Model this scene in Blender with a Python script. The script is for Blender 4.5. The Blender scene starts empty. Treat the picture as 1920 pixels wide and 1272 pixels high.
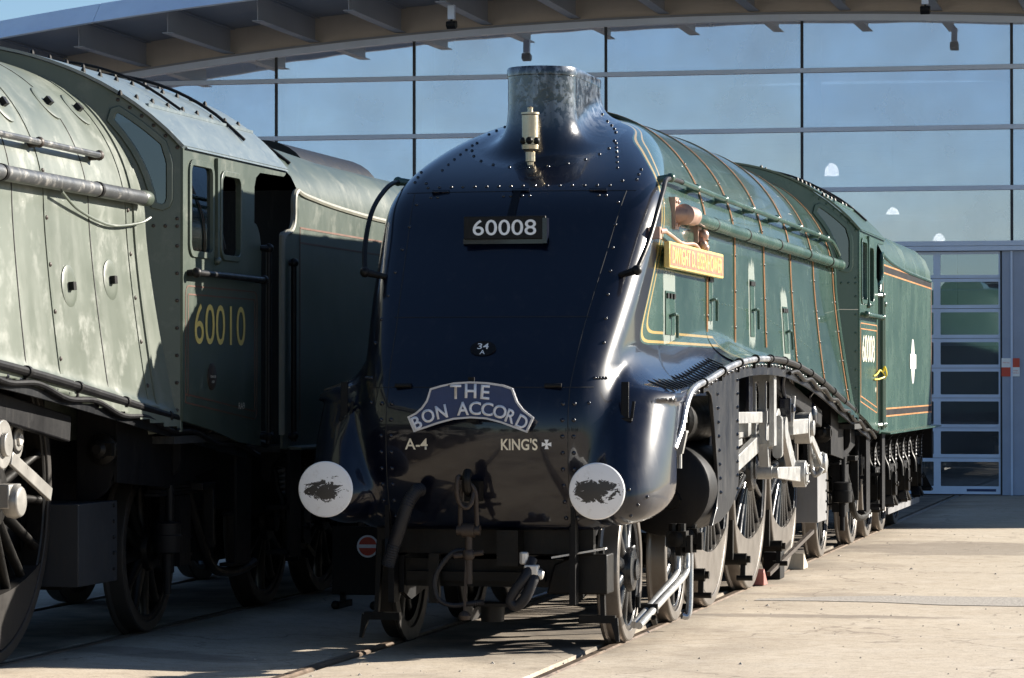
import bpy, math, random
import numpy as np
from mathutils import Vector, Matrix
from mathutils.geometry import tessellate_polygon

random.seed(7); np.random.seed(7)
scene = bpy.context.scene
COL = scene.collection
# ------------------------------------------------------------------ camera, light, exposure
cam_d = bpy.data.cameras.new("camera"); cam = bpy.data.objects.new("camera", cam_d); COL.objects.link(cam)
cam.location = (4.647, -21.5512, 1.7243)
cam.rotation_euler = (math.pi/2 + 0.0136, 0, 0.2119)
cam_d.sensor_width = 36; cam_d.lens = 6131.5/1920*36
cam_d.clip_start = 0.1; cam_d.clip_end = 2000
scene.camera = cam
SUN = Vector((1.0, 0.76, 0.53)).normalized()
world = bpy.data.worlds.new("World"); scene.world = world; world.use_nodes = True
wn = world.node_tree.nodes; wl = world.node_tree.links
sky = wn.new("ShaderNodeTexSky"); sky.sky_type = 'NISHITA'; sky.sun_disc = False
sky.sun_elevation = math.asin(SUN.z); sky.sun_rotation = math.atan2(SUN.x, SUN.y)
sky.altitude = 900; sky.air_density = 1.0; sky.dust_density = .4; sky.ozone_density = 3.5
bg = wn["Background"]; wl.new(sky.outputs[0], bg.inputs[0]); bg.inputs[1].default_value = 0.05
sd = bpy.data.lights.new("sun", 'SUN'); so = bpy.data.objects.new("sun", sd); COL.objects.link(so)
so.location = (30, 20, 20)
so.rotation_euler = SUN.to_track_quat('Z', 'Y').to_euler()
sd.energy = 5.0; sd.angle = math.radians(0.53); sd.color = (1.0, 0.93, 0.82)
vs = scene.view_settings
vs.view_transform = 'Standard'; vs.look = 'None'; vs.gamma = 1.0; vs.use_curve_mapping = False
vs.exposure = 1.45

# ------------------------------------------------------------------ materials
def nt(name):
    m = bpy.data.materials.new(name); m.use_nodes = True
    return m, m.node_tree.nodes, m.node_tree.links, m.node_tree.nodes["Principled BSDF"]
def rgb(c): return (c[0], c[1], c[2], 1.0)
def mixc(n, l, fac, a, b):
    x = n.new("ShaderNodeMix"); x.data_type = 'RGBA'; x.blend_type = 'MIX'
    for s, v in ((0, fac), (6, a), (7, b)):
        if isinstance(v, bpy.types.NodeSocket): l.new(v, x.inputs[s])
        elif s == 0: x.inputs[0].default_value = v
        else: x.inputs[s].default_value = rgb(v)
    return x.outputs[2]
def mth(n, l, op, a, b=None, c=None, clamp=False):
    x = n.new("ShaderNodeMath"); x.operation = op; x.use_clamp = clamp
    for i, v in enumerate((a, b, c)):
        if v is None: continue
        if isinstance(v, bpy.types.NodeSocket): l.new(v, x.inputs[i])
        else: x.inputs[i].default_value = v
    return x.outputs[0]
def noise(n, l, co, scale, detail=4, rough=.55, dist=0.0):
    x = n.new("ShaderNodeTexNoise"); x.inputs["Scale"].default_value = scale
    x.inputs["Detail"].default_value = detail; x.inputs["Roughness"].default_value = rough
    x.inputs["Distortion"].default_value = dist
    l.new(co, x.inputs["Vector"]); return x.outputs["Fac"]
def ramp(n, l, fac, stops):
    x = n.new("ShaderNodeValToRGB"); e = x.color_ramp.elements
    while len(e) < len(stops): e.new(.5)
    for i, (p, c) in enumerate(stops):
        e[i].position = p; e[i].color = rgb(c) if not isinstance(c, (int, float)) else (c, c, c, 1)
    l.new(fac, x.inputs[0]); return x.outputs[0]
def mapr(n, l, v, a, b, c=0., d=1.):
    x = n.new("ShaderNodeMapRange"); l.new(v, x.inputs[0])
    for i, q in enumerate((a, b, c, d)): x.inputs[i+1].default_value = q
    return x.outputs[0]
def coords(n, l, scale=(1, 1, 1)):
    t = n.new("ShaderNodeTexCoord")
    if scale == (1, 1, 1): return t.outputs["Object"]
    m = n.new("ShaderNodeMapping"); m.inputs["Scale"].default_value = scale
    l.new(t.outputs["Object"], m.inputs[0]); return m.outputs[0]
def bump(n, l, b, h, strength, dist=.02):
    x = n.new("ShaderNodeBump"); x.inputs["Strength"].default_value = strength; x.inputs["Distance"].default_value = dist
    l.new(h, x.inputs["Height"]); l.new(x.outputs[0], b.inputs["Normal"]); l.new(x.outputs[0], b.inputs["Coat Normal"])

def paint(name, col, rough=.3, metal=0., dirt=(.25, .22, .18), dirt_amt=.25, scale=3., bumps=.08, var=.2, coat=0., spec=.5, streak=True, rvar=.15):
    """paint / metal with uneven wear: colour drift, dust in streaks, uneven gloss, slightly wavy plate"""
    m, n, l, b = nt(name)
    co = coords(n, l)
    a = noise(n, l, co, scale, 5, .6)
    dark = tuple(c*(1-var) for c in col); lite = tuple(min(1, c*(1+var)) for c in col)
    base = mixc(n, l, a, dark, lite)
    st = noise(n, l, coords(n, l, (6, 6, .7)) if streak else co, scale*1.3, 6, .65)
    d = mapr(n, l, st, .52, .78, 0, dirt_amt)
    d2 = mth(n, l, 'MULTIPLY', d, mapr(n, l, noise(n, l, co, scale*9, 3, .7), .3, .7, .3, 1))
    base = mixc(n, l, d2, base, dirt)
    l.new(base, b.inputs["Base Color"])
    r = mth(n, l, 'ADD', mapr(n, l, a, .3, .7, rough-rvar*.5, rough+rvar*.5), mth(n, l, 'MULTIPLY', d2, .5), clamp=True)
    l.new(r, b.inputs["Roughness"])
    b.inputs["Metallic"].default_value = metal
    b.inputs["Specular IOR Level"].default_value = spec
    if coat: b.inputs["Coat Weight"].default_value = coat; b.inputs["Coat Roughness"].default_value = .06
    if bumps: bump(n, l, b, noise(n, l, co, scale*2.2, 4, .5), bumps, .02)
    return m

M = {}
M['black'] = paint('black_gloss_paint', (.0014, .0032, .012), .30, dirt=(.07, .06, .05), dirt_amt=.22, scale=1.6, bumps=.035, var=.3, rvar=.10, spec=.22, coat=.8)
M['valance'] = paint('valance_black', (.008, .009, .011), .34, dirt=(.07, .06, .05), dirt_amt=.5, scale=3, bumps=.08, spec=.35, coat=.15)
M['frame'] = paint('black_frame_paint', (.006, .006, .007), .5, dirt=(.035, .03, .025), dirt_amt=.5, scale=4, bumps=.15, spec=.16)
M['oily'] = paint('oily_black', (.006, .0055, .005), .42, dirt=(.03, .022, .016), dirt_amt=.6, scale=6, bumps=.2, spec=.2)
M['wheel'] = paint('wheel_black', (.013, .014, .016), .24, dirt=(.12, .105, .09), dirt_amt=.4, scale=5, bumps=.1, spec=.4)
M['tyre'] = paint('tyre_steel', (.16, .145, .13), .38, metal=.55, dirt=(.10, .07, .05), dirt_amt=.6, scale=5, streak=False)
M['steel'] = paint('bright_steel', (.62, .60, .57), .36, metal=.45, dirt=(.25, .2, .15), dirt_amt=.5, scale=6)
M['whitesteel'] = paint('silver_paint', (.40, .40, .39), .34, metal=.5, dirt=(.14, .11, .08), dirt_amt=.8, scale=9, bumps=.1)
M['rod'] = paint('machined_rods', (.30, .29, .27), .34, metal=.35, dirt=(.16, .12, .09), dirt_amt=.6, scale=8)
M['pipe'] = paint('steel_pipe', (.42, .43, .45), .28, metal=.7, dirt=(.1, .09, .08), dirt_amt=.5, scale=8)
M['brass'] = paint('worn_brass', (.50, .43, .31), .36, metal=.9, dirt=(.2, .15, .08), dirt_amt=.4, scale=20)
M['copper'] = paint('copper_pink', (.42, .27, .21), .42, metal=.5, dirt=(.2, .13, .1), dirt_amt=.4, scale=20)
M['orange'] = paint('orange_lining', (.44, .19, .06), .4, dirt_amt=.2, bumps=0)
M['yellow'] = paint('yellow_lining', (.68, .45, .10), .4, dirt_amt=.2, bumps=0)
M['gold'] = paint('nameplate_brass', (.66, .50, .17), .4, metal=.2, dirt_amt=.15, scale=20)
M['plate_red'] = paint('nameplate_red', (.44, .13, .08), .45, dirt_amt=.15, scale=20)
M['cream'] = paint('cream_paint', (.78, .72, .58), .45, dirt_amt=.2, scale=12, bumps=0)
M['yellownum'] = paint('yellow_numerals', (.72, .55, .16), .45, dirt_amt=.25, scale=12, bumps=0)
M['white'] = paint('white_paint', (.82, .83, .84), .4, dirt=(.4, .38, .34), dirt_amt=.2, scale=8, bumps=.03)
M['boardblue'] = paint('headboard_blue', (.012, .030, .105), .38, dirt=(.1, .12, .2), dirt_amt=.3, scale=14)
M['boardrim'] = paint('headboard_rim', (.50, .50, .52), .4, metal=.2, dirt=(.3, .25, .18), dirt_amt=.3, scale=20)
M['boardletter'] = paint('headboard_letter', (.62, .66, .74), .4, dirt_amt=.15, scale=20)
M['plateblack'] = paint('plate_black', (.008, .0075, .0075), .45, dirt_amt=.08, scale=12, spec=.2)
M['rubber'] = paint('ribbed_rubber', (.014, .014, .017), .45, dirt=(.06, .05, .04), dirt_amt=.4, scale=10, spec=.3)
M['rust'] = paint('rusty_iron', (.036, .026, .020), .55, metal=.2, dirt=(.10, .045, .022), dirt_amt=.5, scale=14)
M['greybox'] = paint('grey_steel_box', (.19, .19, .195), .5, metal=.2, dirt=(.16, .13, .1), dirt_amt=.35, scale=4)
M['seam'] = paint('dark_seam', (.010, .010, .010), .6, dirt_amt=0, bumps=0)  # dark line for the joints between sheets
M['redpole'] = paint('red_scotch', (.34, .11, .09), .6, dirt_amt=.4, scale=15)
M['redlamp'] = paint('red_lamp', (.5, .02, .02), .3, dirt_amt=.1)
M['wood'] = paint('pale_timber', (.52, .46, .36), .7, dirt_amt=.4, scale=9)
M['bluepane'] = paint('pale_crest', (.70, .70, .66), .45, dirt_amt=.2, scale=9, bumps=0)
M['dark'] = paint('dark_interior', (.012, .013, .014), .8, dirt_amt=.2, bumps=0)
M['yellowtape'] = paint('yellow_tape', (.75, .62, .05), .5, dirt_amt=.1, bumps=0)

def green_paint(name, base, pale, rough, nose_black, worn, liner):
    """casing: green with the black nose sweep and its lining painted on, chalky worn patches"""
    m, n, l, b = nt(name)
    co = coords(n, l)
    a = noise(n, l, co, 1.1, 5, .6); st = noise(n, l, coords(n, l, (2.2, 2.2, .5)), 1.7, 6, .6)
    col = mixc(n, l, a, tuple(c*.75 for c in base), tuple(c*1.3 for c in base))
    k = mth(n, l, 'ADD', mapr(n, l, st, .48, .80, 0, worn*.6), mapr(n, l, noise(n, l, co, 4.2, 8, .72), .52, .66, 0, worn*.7), clamp=True)
    k = mth(n, l, 'MULTIPLY', k, mapr(n, l, noise(n, l, co, 14, 4, .7), .25, .75, .35, 1))
    col = mixc(n, l, k, col, pale)
    rg = mth(n, l, 'ADD', mapr(n, l, a, .3, .7, rough-.06, rough+.07), mth(n, l, 'MULTIPLY', k, .35), clamp=True)
    if nose_black:
        sp = n.new("ShaderNodeSeparateXYZ"); l.new(co, sp.inputs[0])
        zz = mapr(n, l, sp.outputs[2], 1.6, 4.0)
        fc = n.new("ShaderNodeFloatCurve"); l.new(zz, fc.inputs[1])
        cv = fc.mapping.curves[0]
        pts = [(1.6, -.55), (2.0, -.22), (2.33, .06), (2.7, .36), (3.07, .58), (3.4, 1.15), (3.62, 1.9), (3.78, 2.25), (4.0, 2.3)]
        P = [((z-1.6)/2.4, (y+1)/4) for z, y in pts]
        cv.points[0].location = P[0]; cv.points[1].location = P[-1]
        for q in P[1:-1]: cv.points.new(*q)
        fc.mapping.update()
        y0 = mth(n, l, 'MULTIPLY_ADD', fc.outputs[0], 4., -1.)
        e = mth(n, l, 'MULTIPLY', mth(n, l, 'SUBTRACT', sp.outputs[1], y0), .8)
        zb = mth(n, l, 'SUBTRACT', 1.985, mapr(n, l, sp.outputs[1], 2.6, 3.4, 0, .6))
        g = mth(n, l, 'SUBTRACT', sp.outputs[2], zb)
        s = mth(n, l, 'SMOOTH_MIN', e, g, .25)
        isg = mth(n, l, 'GREATER_THAN', s, 0.)
        blk = mixc(n, l, noise(n, l, co, 1.6, 5, .6), (.0009, .0018, .007), (.0018, .0034, .011))
        dm = mth(n, l, 'MULTIPLY', mapr(n, l, noise(n, l, coords(n, l, (6, 6, 1)), 2.1, 6, .65), .55, .85, 0, .18), mapr(n, l, noise(n, l, co, 15, 3, .7), .3, .7, .3, 1))
        blk = mixc(n, l, dm, blk, (.10, .085, .07))
        col = mixc(n, l, isg, blk, col)
        rb = mth(n, l, 'MULTIPLY_ADD', dm, .6, .28); b.inputs['Coat Weight'].default_value = .8 if liner else .0; b.inputs['Coat Roughness'].default_value = .05
        mx = n.new("ShaderNodeMix"); l.new(isg, mx.inputs[0]); l.new(rb, mx.inputs[2]); l.new(rg, mx.inputs[3]); rg = mx.outputs[0]
        if liner:
            for lo, hi in ((.012, .030), (.075, .093)):
                w = mth(n, l, 'MULTIPLY', mth(n, l, 'GREATER_THAN', s, lo), mth(n, l, 'LESS_THAN', s, hi))
                w = mth(n, l, 'MULTIPLY', w, mth(n, l, 'LESS_THAN', sp.outputs[1], 3.0))
                col = mixc(n, l, w, col, (.50, .35, .12))
    l.new(col, b.inputs["Base Color"]); l.new(rg, b.inputs["Roughness"])
    if nose_black and liner: l.new(mth(n, l, 'MULTIPLY_ADD', isg, .3, .22), b.inputs["Specular IOR Level"])
    else: b.inputs["Specular IOR Level"].default_value = .6
    bump(n, l, b, noise(n, l, co, 1.3, 2, .4), .06, .02)
    return m
M['green'] = green_paint('green_casing', (.040, .086, .064), (.17, .23, .20), .22, True, .24, True)
M['greenflat'] = green_paint('green_plate', (.038, .080, .060), (.15, .20, .17), .24, False, .20, False)
M['oldgreen'] = green_paint('faded_green_casing', (.100, .116, .092), (.31, .315, .285), .37, True, .55, False)
M['oldflat'] = green_paint('faded_green_plate', (.045, .062, .046), (.22, .22, .18), .38, False, .4, False)
M['oldroof'] = paint('faded_roof', (.12, .15, .16), .34, dirt=(.34, .35, .35), dirt_amt=.5, scale=4)
M['oldpipe'] = paint('worn_dark_pipe', (.085, .088, .09), .36, metal=.3, dirt=(.5, .47, .42), dirt_amt=.85, scale=9, streak=False)

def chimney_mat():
    m, n, l, b = nt('mottled_chimney_paint')
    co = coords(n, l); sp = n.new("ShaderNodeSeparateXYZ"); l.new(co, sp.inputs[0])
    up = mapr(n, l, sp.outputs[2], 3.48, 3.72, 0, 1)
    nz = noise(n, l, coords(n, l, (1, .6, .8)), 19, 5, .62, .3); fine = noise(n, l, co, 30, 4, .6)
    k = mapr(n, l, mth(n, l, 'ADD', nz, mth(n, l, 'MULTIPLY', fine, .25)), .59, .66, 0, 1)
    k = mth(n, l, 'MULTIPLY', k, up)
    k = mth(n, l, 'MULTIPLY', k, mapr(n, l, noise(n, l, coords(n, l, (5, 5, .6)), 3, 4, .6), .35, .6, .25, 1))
    col = mixc(n, l, k, (.003, .004, .007), (.16, .18, .21)); l.new(col, b.inputs["Base Color"])  # black with pale mottling that comes in towards the top
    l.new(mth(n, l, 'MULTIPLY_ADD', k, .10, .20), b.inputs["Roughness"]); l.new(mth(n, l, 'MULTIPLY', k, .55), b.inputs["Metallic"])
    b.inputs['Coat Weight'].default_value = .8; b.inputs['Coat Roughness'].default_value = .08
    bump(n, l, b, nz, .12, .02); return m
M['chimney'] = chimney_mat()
def glass(name, tint, gloss, refl=(.9, .95, 1.), haze=.0):
    m, n, l, b = nt(name); n.remove(b)
    t = n.new("ShaderNodeBsdfTransparent"); t.inputs[0].default_value = rgb(tint)
    g = n.new("ShaderNodeBsdfGlossy"); g.inputs[0].default_value = rgb(refl); g.inputs["Roughness"].default_value = .015
    nz = noise(n, l, coords(n, l), .55, 2, .5); bp = n.new("ShaderNodeBump"); bp.inputs["Strength"].default_value = .05
    bp.inputs["Distance"].default_value = .1; l.new(nz, bp.inputs["Height"]); l.new(bp.outputs[0], g.inputs["Normal"])
    f = n.new("ShaderNodeFresnel"); f.inputs[0].default_value = 1.5
    k = mth(n, l, 'ADD', mth(n, l, 'MULTIPLY', f.outputs[0], 1.0 - gloss), gloss, clamp=True)
    x = n.new("ShaderNodeMixShader"); l.new(k, x.inputs[0]); l.new(t.outputs[0], x.inputs[1]); l.new(g.outputs[0], x.inputs[2])
    if haze:   # film of dust on the pane
        df = n.new("ShaderNodeBsdfDiffuse"); df.inputs[0].default_value = rgb((.62, .64, .68)); y = n.new("ShaderNodeMixShader")
        l.new(mapr(n, l, noise(n, l, coords(n, l, (.5, 1, .5)), 1.2, 5, .6), .3, .75, haze*.5, haze*1.6), y.inputs[0]); l.new(x.outputs[0], y.inputs[1]); l.new(df.outputs[0], y.inputs[2]); x = y
    l.new(x.outputs[0], n["Material Output"].inputs[0]); return m
M['glass'] = glass('coated_window_glass', (.85, .88, .95), .58, (.80, .85, .98), .26)
M['doorglass'] = glass('door_glass', (.75, .8, .85), .22, (.8, .9, 1.), .06)
M['cabglass'] = glass('cab_glass', (.13, .16, .18), .10)

def emit(name, c, s):
    m, n, l, b = nt(name); b.inputs["Base Color"].default_value = rgb((.8, .8, .78))
    b.inputs["Emission Color"].default_value = rgb(c); b.inputs["Emission Strength"].default_value = s; return m
M['lamp'] = emit('lit_lamp_shade', (1, .93, .8), 2.4)

def buffer_mat():
    m, n, l, b = nt('worn_white_buffer')
    co = coords(n, l); sp = n.new("ShaderNodeSeparateXYZ"); l.new(co, sp.inputs[0])
    oi = n.new('ShaderNodeObjectInfo'); va = n.new('ShaderNodeVectorMath'); va.operation = 'MULTIPLY_ADD'; l.new(oi.outputs['Location'], va.inputs[0]); va.inputs[1].default_value = (7.3, 3.1, 5.7); l.new(coords(n, l, (7, 1, 10)), va.inputs[2])
    big = noise(n, l, va.outputs[0], 1.6, 8, .72, .8)
    ell = mth(n, l, 'ADD', mth(n, l, 'POWER', mth(n, l, 'ABSOLUTE', mth(n, l, 'DIVIDE', sp.outputs[0], .14)), 2.), mth(n, l, 'POWER', mth(n, l, 'ABSOLUTE', mth(n, l, 'DIVIDE', mth(n, l, 'ADD', sp.outputs[2], .0), .07)), 2.))
    t = mth(n, l, 'SUBTRACT', mth(n, l, 'MULTIPLY', big, 5.2), mth(n, l, 'MULTIPLY', ell, .8))
    k = mth(n, l, 'GREATER_THAN', t, 1.95)
    fine = mapr(n, l, noise(n, l, co, 28, 5, .7), .55, .75, 0, .5)
    base = mixc(n, l, fine, (.80, .81, .83), (.55, .53, .5))
    col = mixc(n, l, k, base, (.035, .032, .03))
    l.new(col, b.inputs["Base Color"]); b.inputs["Roughness"].default_value = .42
    return m
M['buffer'] = buffer_mat()

def concrete():
    m, n, l, b = nt('worn_concrete')
    co = coords(n, l)
    a = noise(n, l, co, .35, 6, .6); f = noise(n, l, co, 9, 6, .7); g = noise(n, l, co, 60, 3, .6)
    sx = noise(n, l, coords(n, l, (.7, 1.0, 1)), 1.6, 6, .65)
    col = ramp(n, l, a, [(.25, (.39, .32, .24)), (.5, (.46, .39, .30)), (.75, (.50, .43, .34))])
    col = mixc(n, l, mapr(n, l, sx, .5, .75, 0, .3), col, (.52, .475, .40))
    col = mixc(n, l, mapr(n, l, f, .46, .75, 0, .65), col, (.27, .21, .15))
    col = mixc(n, l, mapr(n, l, noise(n, l, co, 2.6, 8, .75), .5, .68, 0, .5), col, (.56, .50, .42))
    col = mixc(n, l, mapr(n, l, g, .56, .68, 0, .6), col, (.17, .14, .11))
    # oil and damp stains beside the rails
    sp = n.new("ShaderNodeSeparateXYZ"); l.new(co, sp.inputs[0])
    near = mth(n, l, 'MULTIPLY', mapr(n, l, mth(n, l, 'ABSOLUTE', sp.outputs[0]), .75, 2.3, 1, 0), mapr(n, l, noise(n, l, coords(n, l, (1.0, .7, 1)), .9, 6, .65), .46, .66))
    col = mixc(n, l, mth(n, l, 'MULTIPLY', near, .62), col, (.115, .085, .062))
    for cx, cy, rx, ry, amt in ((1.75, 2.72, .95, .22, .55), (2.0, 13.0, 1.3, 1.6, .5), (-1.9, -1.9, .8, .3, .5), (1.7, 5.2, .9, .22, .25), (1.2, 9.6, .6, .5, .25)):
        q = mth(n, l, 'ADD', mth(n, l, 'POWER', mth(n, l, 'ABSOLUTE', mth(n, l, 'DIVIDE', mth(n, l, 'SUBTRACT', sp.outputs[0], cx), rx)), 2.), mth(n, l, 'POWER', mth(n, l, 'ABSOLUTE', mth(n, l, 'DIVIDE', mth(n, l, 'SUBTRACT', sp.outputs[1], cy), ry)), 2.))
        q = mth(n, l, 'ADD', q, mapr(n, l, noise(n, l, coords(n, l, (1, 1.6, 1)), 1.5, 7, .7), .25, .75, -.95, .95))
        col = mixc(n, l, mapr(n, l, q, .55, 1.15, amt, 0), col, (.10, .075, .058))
    for cx in (0., -3.2):  # shade beneath both engines painted into the concrete, broken up like oil
        bed_shade = mapr(n, l, mth(n, l, 'ABSOLUTE', mth(n, l, 'SUBTRACT', sp.outputs[0], cx)), .45, 1.15, 1, 0)
        bed_shade = mth(n, l, 'MULTIPLY', bed_shade, mth(n, l, 'MULTIPLY', mapr(n, l, sp.outputs[1], -1.9, -.6, 0, 1) if cx == 0. else mapr(n, l, sp.outputs[1], -4.5, -2.5, .35, 1), mapr(n, l, noise(n, l, co, 1.3, 6, .65), .32, .6, .35, .95)))
        col = mixc(n, l, bed_shade, col, (.055, .045, .038))
    # hairline cracks
    v = n.new("ShaderNodeTexVoronoi"); v.feature = 'DISTANCE_TO_EDGE'; v.inputs["Scale"].default_value = .42
    wv = n.new("ShaderNodeVectorMath"); wv.operation = 'ADD'; l.new(co, wv.inputs[0])
    nn = n.new("ShaderNodeTexNoise"); nn.inputs["Scale"].default_value = 1.5; nn.inputs["Detail"].default_value = 6; l.new(co, nn.inputs["Vector"]); l.new(nn.outputs["Color"], wv.inputs[1]); l.new(wv.outputs[0], v.inputs["Vector"])
    col = mixc(n, l, mapr(n, l, v.outputs["Distance"], 0, .007, .7, 0), col, (.13, .1, .075))
    l.new(col, b.inputs["Base Color"]); b.inputs["Roughness"].default_value = .78
    h = mth(n, l, 'ADD', f, mth(n, l, 'MULTIPLY', g, .5)); bump(n, l, b, h, .35, .01)
    return m
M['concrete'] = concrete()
M['gravel'] = paint('exposed_aggregate', (.33, .30, .265), .85, dirt=(.08, .07, .06), dirt_amt=.9, scale=14, bumps=.6, streak=False)
M['rail'] = paint('rail_steel', (.22, .17, .13), .4, metal=.6, dirt=(.14, .07, .04), dirt_amt=.6, scale=6, streak=False)
M['bframe'] = paint('building_frame_grey', (.54, .63, .79), .35, dirt=(.4, .4, .42), dirt_amt=.15, scale=1.5, bumps=0)
M['bcream'] = paint('soffit_wall_beige', (.42, .39, .36), .6, dirt=(.3, .27, .22), dirt_amt=.3, scale=1.2, bumps=.05)
M['brafter'] = paint('rafter_grey', (.24, .27, .33), .45, dirt_amt=.15, scale=2, bumps=0)
M['broof'] = paint('roof_sheet', (.60, .72, .90), .35, dirt_amt=.1, scale=1, bumps=0)
M['bpanel'] = paint('grey_cladding', (.29, .34, .45), .4, dirt=(.2, .2, .2), dirt_amt=.2, scale=2, bumps=0)
M['binside'] = paint('hall_interior', (.30, .31, .34), .8, dirt_amt=.2, scale=.4, bumps=0)
M['mullion'] = paint('dark_gasket', (.012, .014, .02), .5, dirt_amt=0, bumps=0)
M['signred'] = paint('sign_red', (.55, .06, .03), .4, dirt_amt=.1, bumps=0)

# ------------------------------------------------------------------ mesh tools
class MB:
    def __init__(s): s.v = []; s.f = []
    def add(s, vs, fs):
        o = len(s.v); s.v += [tuple(map(float, p)) for p in vs]; s.f += [tuple(i+o for i in q) for q in fs]; return s
    def box(s, x0, x1, y0, y1, z0, z1):
        return s.add([(x, y, z) for x in (x0, x1) for y in (y0, y1) for z in (z0, z1)],
                     [(0, 1, 3, 2), (4, 6, 7, 5), (0, 4, 5, 1), (2, 3, 7, 6), (0, 2, 6, 4), (1, 5, 7, 3)])
    def bar(s, p0, p1, w, h, up=(0, 0, 1), w1=None, h1=None):
        p0, p1 = Vector(p0), Vector(p1); d = (p1-p0).normalized(); a = d.cross(Vector(up))
        if a.length < 1e-4: a = d.cross(Vector((1, 0, 0)))
        a.normalize(); u = a.cross(d)
        w1 = w if w1 is None else w1; h1 = h if h1 is None else h1
        vs = []
        for p, ww, hh in ((p0, w, h), (p1, w1, h1)):
            for i, j in ((-1, -1), (1, -1), (1, 1), (-1, 1)): vs.append(p + a*ww/2*i + u*hh/2*j)
        return s.add(vs, [(0, 1, 2, 3), (7, 6, 5, 4), (0, 4, 5, 1), (1, 5, 6, 2), (2, 6, 7, 3), (3, 7, 4, 0)])
    def cyl(s, p0, p1, r, r1=None, n=18, cap=True):
        p0, p1 = Vector(p0), Vector(p1); d = (p1-p0).normalized()
        a = d.orthogonal().normalized(); b = d.cross(a); r1 = r if r1 is None else r1
        vs = []; fs = []
        for p, q in ((p0, r), (p1, r1)):
            for i in range(n):
                t = 2*math.pi*i/n; vs.append(p + a*q*math.cos(t) + b*q*math.sin(t))
        for i in range(n): j = (i+1) % n; fs.append((i, j, n+j, n+i))
        if cap: fs += [tuple(range(n-1, -1, -1)), tuple(range(n, 2*n))]
        return s.add(vs, fs)
    def tube(s, pts, r, n=10, sub=6, closed=False, ribs=0.):
        P = [Vector(p) for p in pts]
        if sub > 1 and len(P) > 2:
            Q = []
            for i in range(len(P)-1):
                a, b, c, d = P[max(i-1, 0)], P[i], P[i+1], P[min(i+2, len(P)-1)]
                for k in range(sub):
                    t = k/sub
                    Q.append(.5*((2*b)+(c-a)*t+(2*a-5*b+4*c-d)*t*t+(3*b-a-3*c+d)*t**3))
            Q.append(P[-1]); P = Q
        vs = []; fs = []; pa = None
        for i, p in enumerate(P):
            d = (P[min(i+1, len(P)-1)]-P[max(i-1, 0)]).normalized()
            if pa is None: pa = d.orthogonal().normalized()
            pa = (pa - d*pa.dot(d)).normalized(); b = d.cross(pa)
            rr = r*(1+ribs*(1 if i % 2 else -1))
            for k in range(n):
                t = 2*math.pi*k/n; vs.append(p + pa*rr*math.cos(t) + b*rr*math.sin(t))
        for i in range(len(P)-1):
            for k in range(n):
                j = (k+1) % n; fs.append((i*n+k, i*n+j, (i+1)*n+j, (i+1)*n+k))
        fs += [tuple(range(n-1, -1, -1)), tuple(range((len(P)-1)*n, len(P)*n))]
        return s.add(vs, fs)
    def lathe(s, prof, o, axis, n=32, closed=False):
        o = Vector(o); d = Vector(axis).normalized(); a = d.orthogonal().normalized(); b = d.cross(a)
        vs = []; fs = []
        for h, r in prof:
            for k in range(n):
                t = 2*math.pi*k/n; vs.append(o + d*h + a*r*math.cos(t) + b*r*math.sin(t))
        m = len(prof)
        for i in range(m if closed else m-1):
            i2 = (i+1) % m
            for k in range(n):
                j = (k+1) % n; fs.append((i*n+k, i*n+j, i2*n+j, i2*n+k))
        if not closed: fs += [tuple(range(n-1, -1, -1)), tuple(range((m-1)*n, m*n))]
        return s.add(vs, fs)
    def ball(s, c, r, n=10, m=6):
        return s.lathe([(-r*math.cos(math.pi*i/m), max(r*math.sin(math.pi*i/m), 1e-4)) for i in range(m+1)], c, (0, 0, 1), n)
    def plate(s, outer, holes, fn, t0, t1):
        """flat sheet with real openings: 2-D outline and holes, fn(u,v,w) -> xyz"""
        loops = [outer]+list(holes); flat = [p for lp in loops for p in lp]
        tri = tessellate_polygon([[Vector((p[0], p[1], 0)) for p in lp] for lp in loops])
        N = len(flat)
        vs = [fn(p[0], p[1], t0) for p in flat] + [fn(p[0], p[1], t1) for p in flat]
        fs = [tuple(t) for t in tri] + [tuple(i+N for i in reversed(t)) for t in tri]
        o = 0
        for lp in loops:
            k = len(lp)
            for i in range(k): j = (i+1) % k; fs.append((o+i, o+j, N+o+j, N+o+i))
            o += k
        return s.add(vs, fs)
    def rivets(s, pts, nrm, r=.012, h=.008):
        for p, d in zip(pts, nrm if isinstance(nrm, list) else [nrm]*len(pts)):
            p = Vector(p); d = Vector(d).normalized()
            s.lathe([(-.004, r), (h*.55, r*.85), (h, r*.35)], p, d, 7)
        return s
    def build(s, name, mat, parent=None, smooth=35, bevel=0., loc=None, rot=None, flip=False):
        me = bpy.data.meshes.new(name); me.from_pydata(s.v, [], s.f); me.validate()
        import bmesh
        b = bmesh.new(); b.from_mesh(me); bmesh.ops.recalc_face_normals(b, faces=b.faces); b.to_mesh(me); b.free()
        me.materials.append(M[mat] if isinstance(mat, str) else mat)
        if smooth:
            me.polygons.foreach_set("use_smooth", [True]*len(me.polygons)); me.set_sharp_from_angle(angle=math.radians(smooth))
        o = link(name, me, parent, loc, rot)
        if bevel:
            bv = o.modifiers.new("bevel", 'BEVEL'); bv.width = bevel; bv.segments = 2; bv.limit_method = 'ANGLE'; bv.angle_limit = math.radians(40)
        return o
def _mesh(s, mat, smooth=35):
    o = s.build('mesh', mat, None, smooth); me = o.data; bpy.data.objects.remove(o); return me
MB.mesh = _mesh
def link(name, data, parent=None, loc=None, rot=None):
    o = bpy.data.objects.new(name, data); COL.objects.link(o)
    if parent is not None: o.parent = parent
    if loc is not None: o.location = loc
    if rot is not None: o.rotation_euler = rot
    return o
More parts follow.
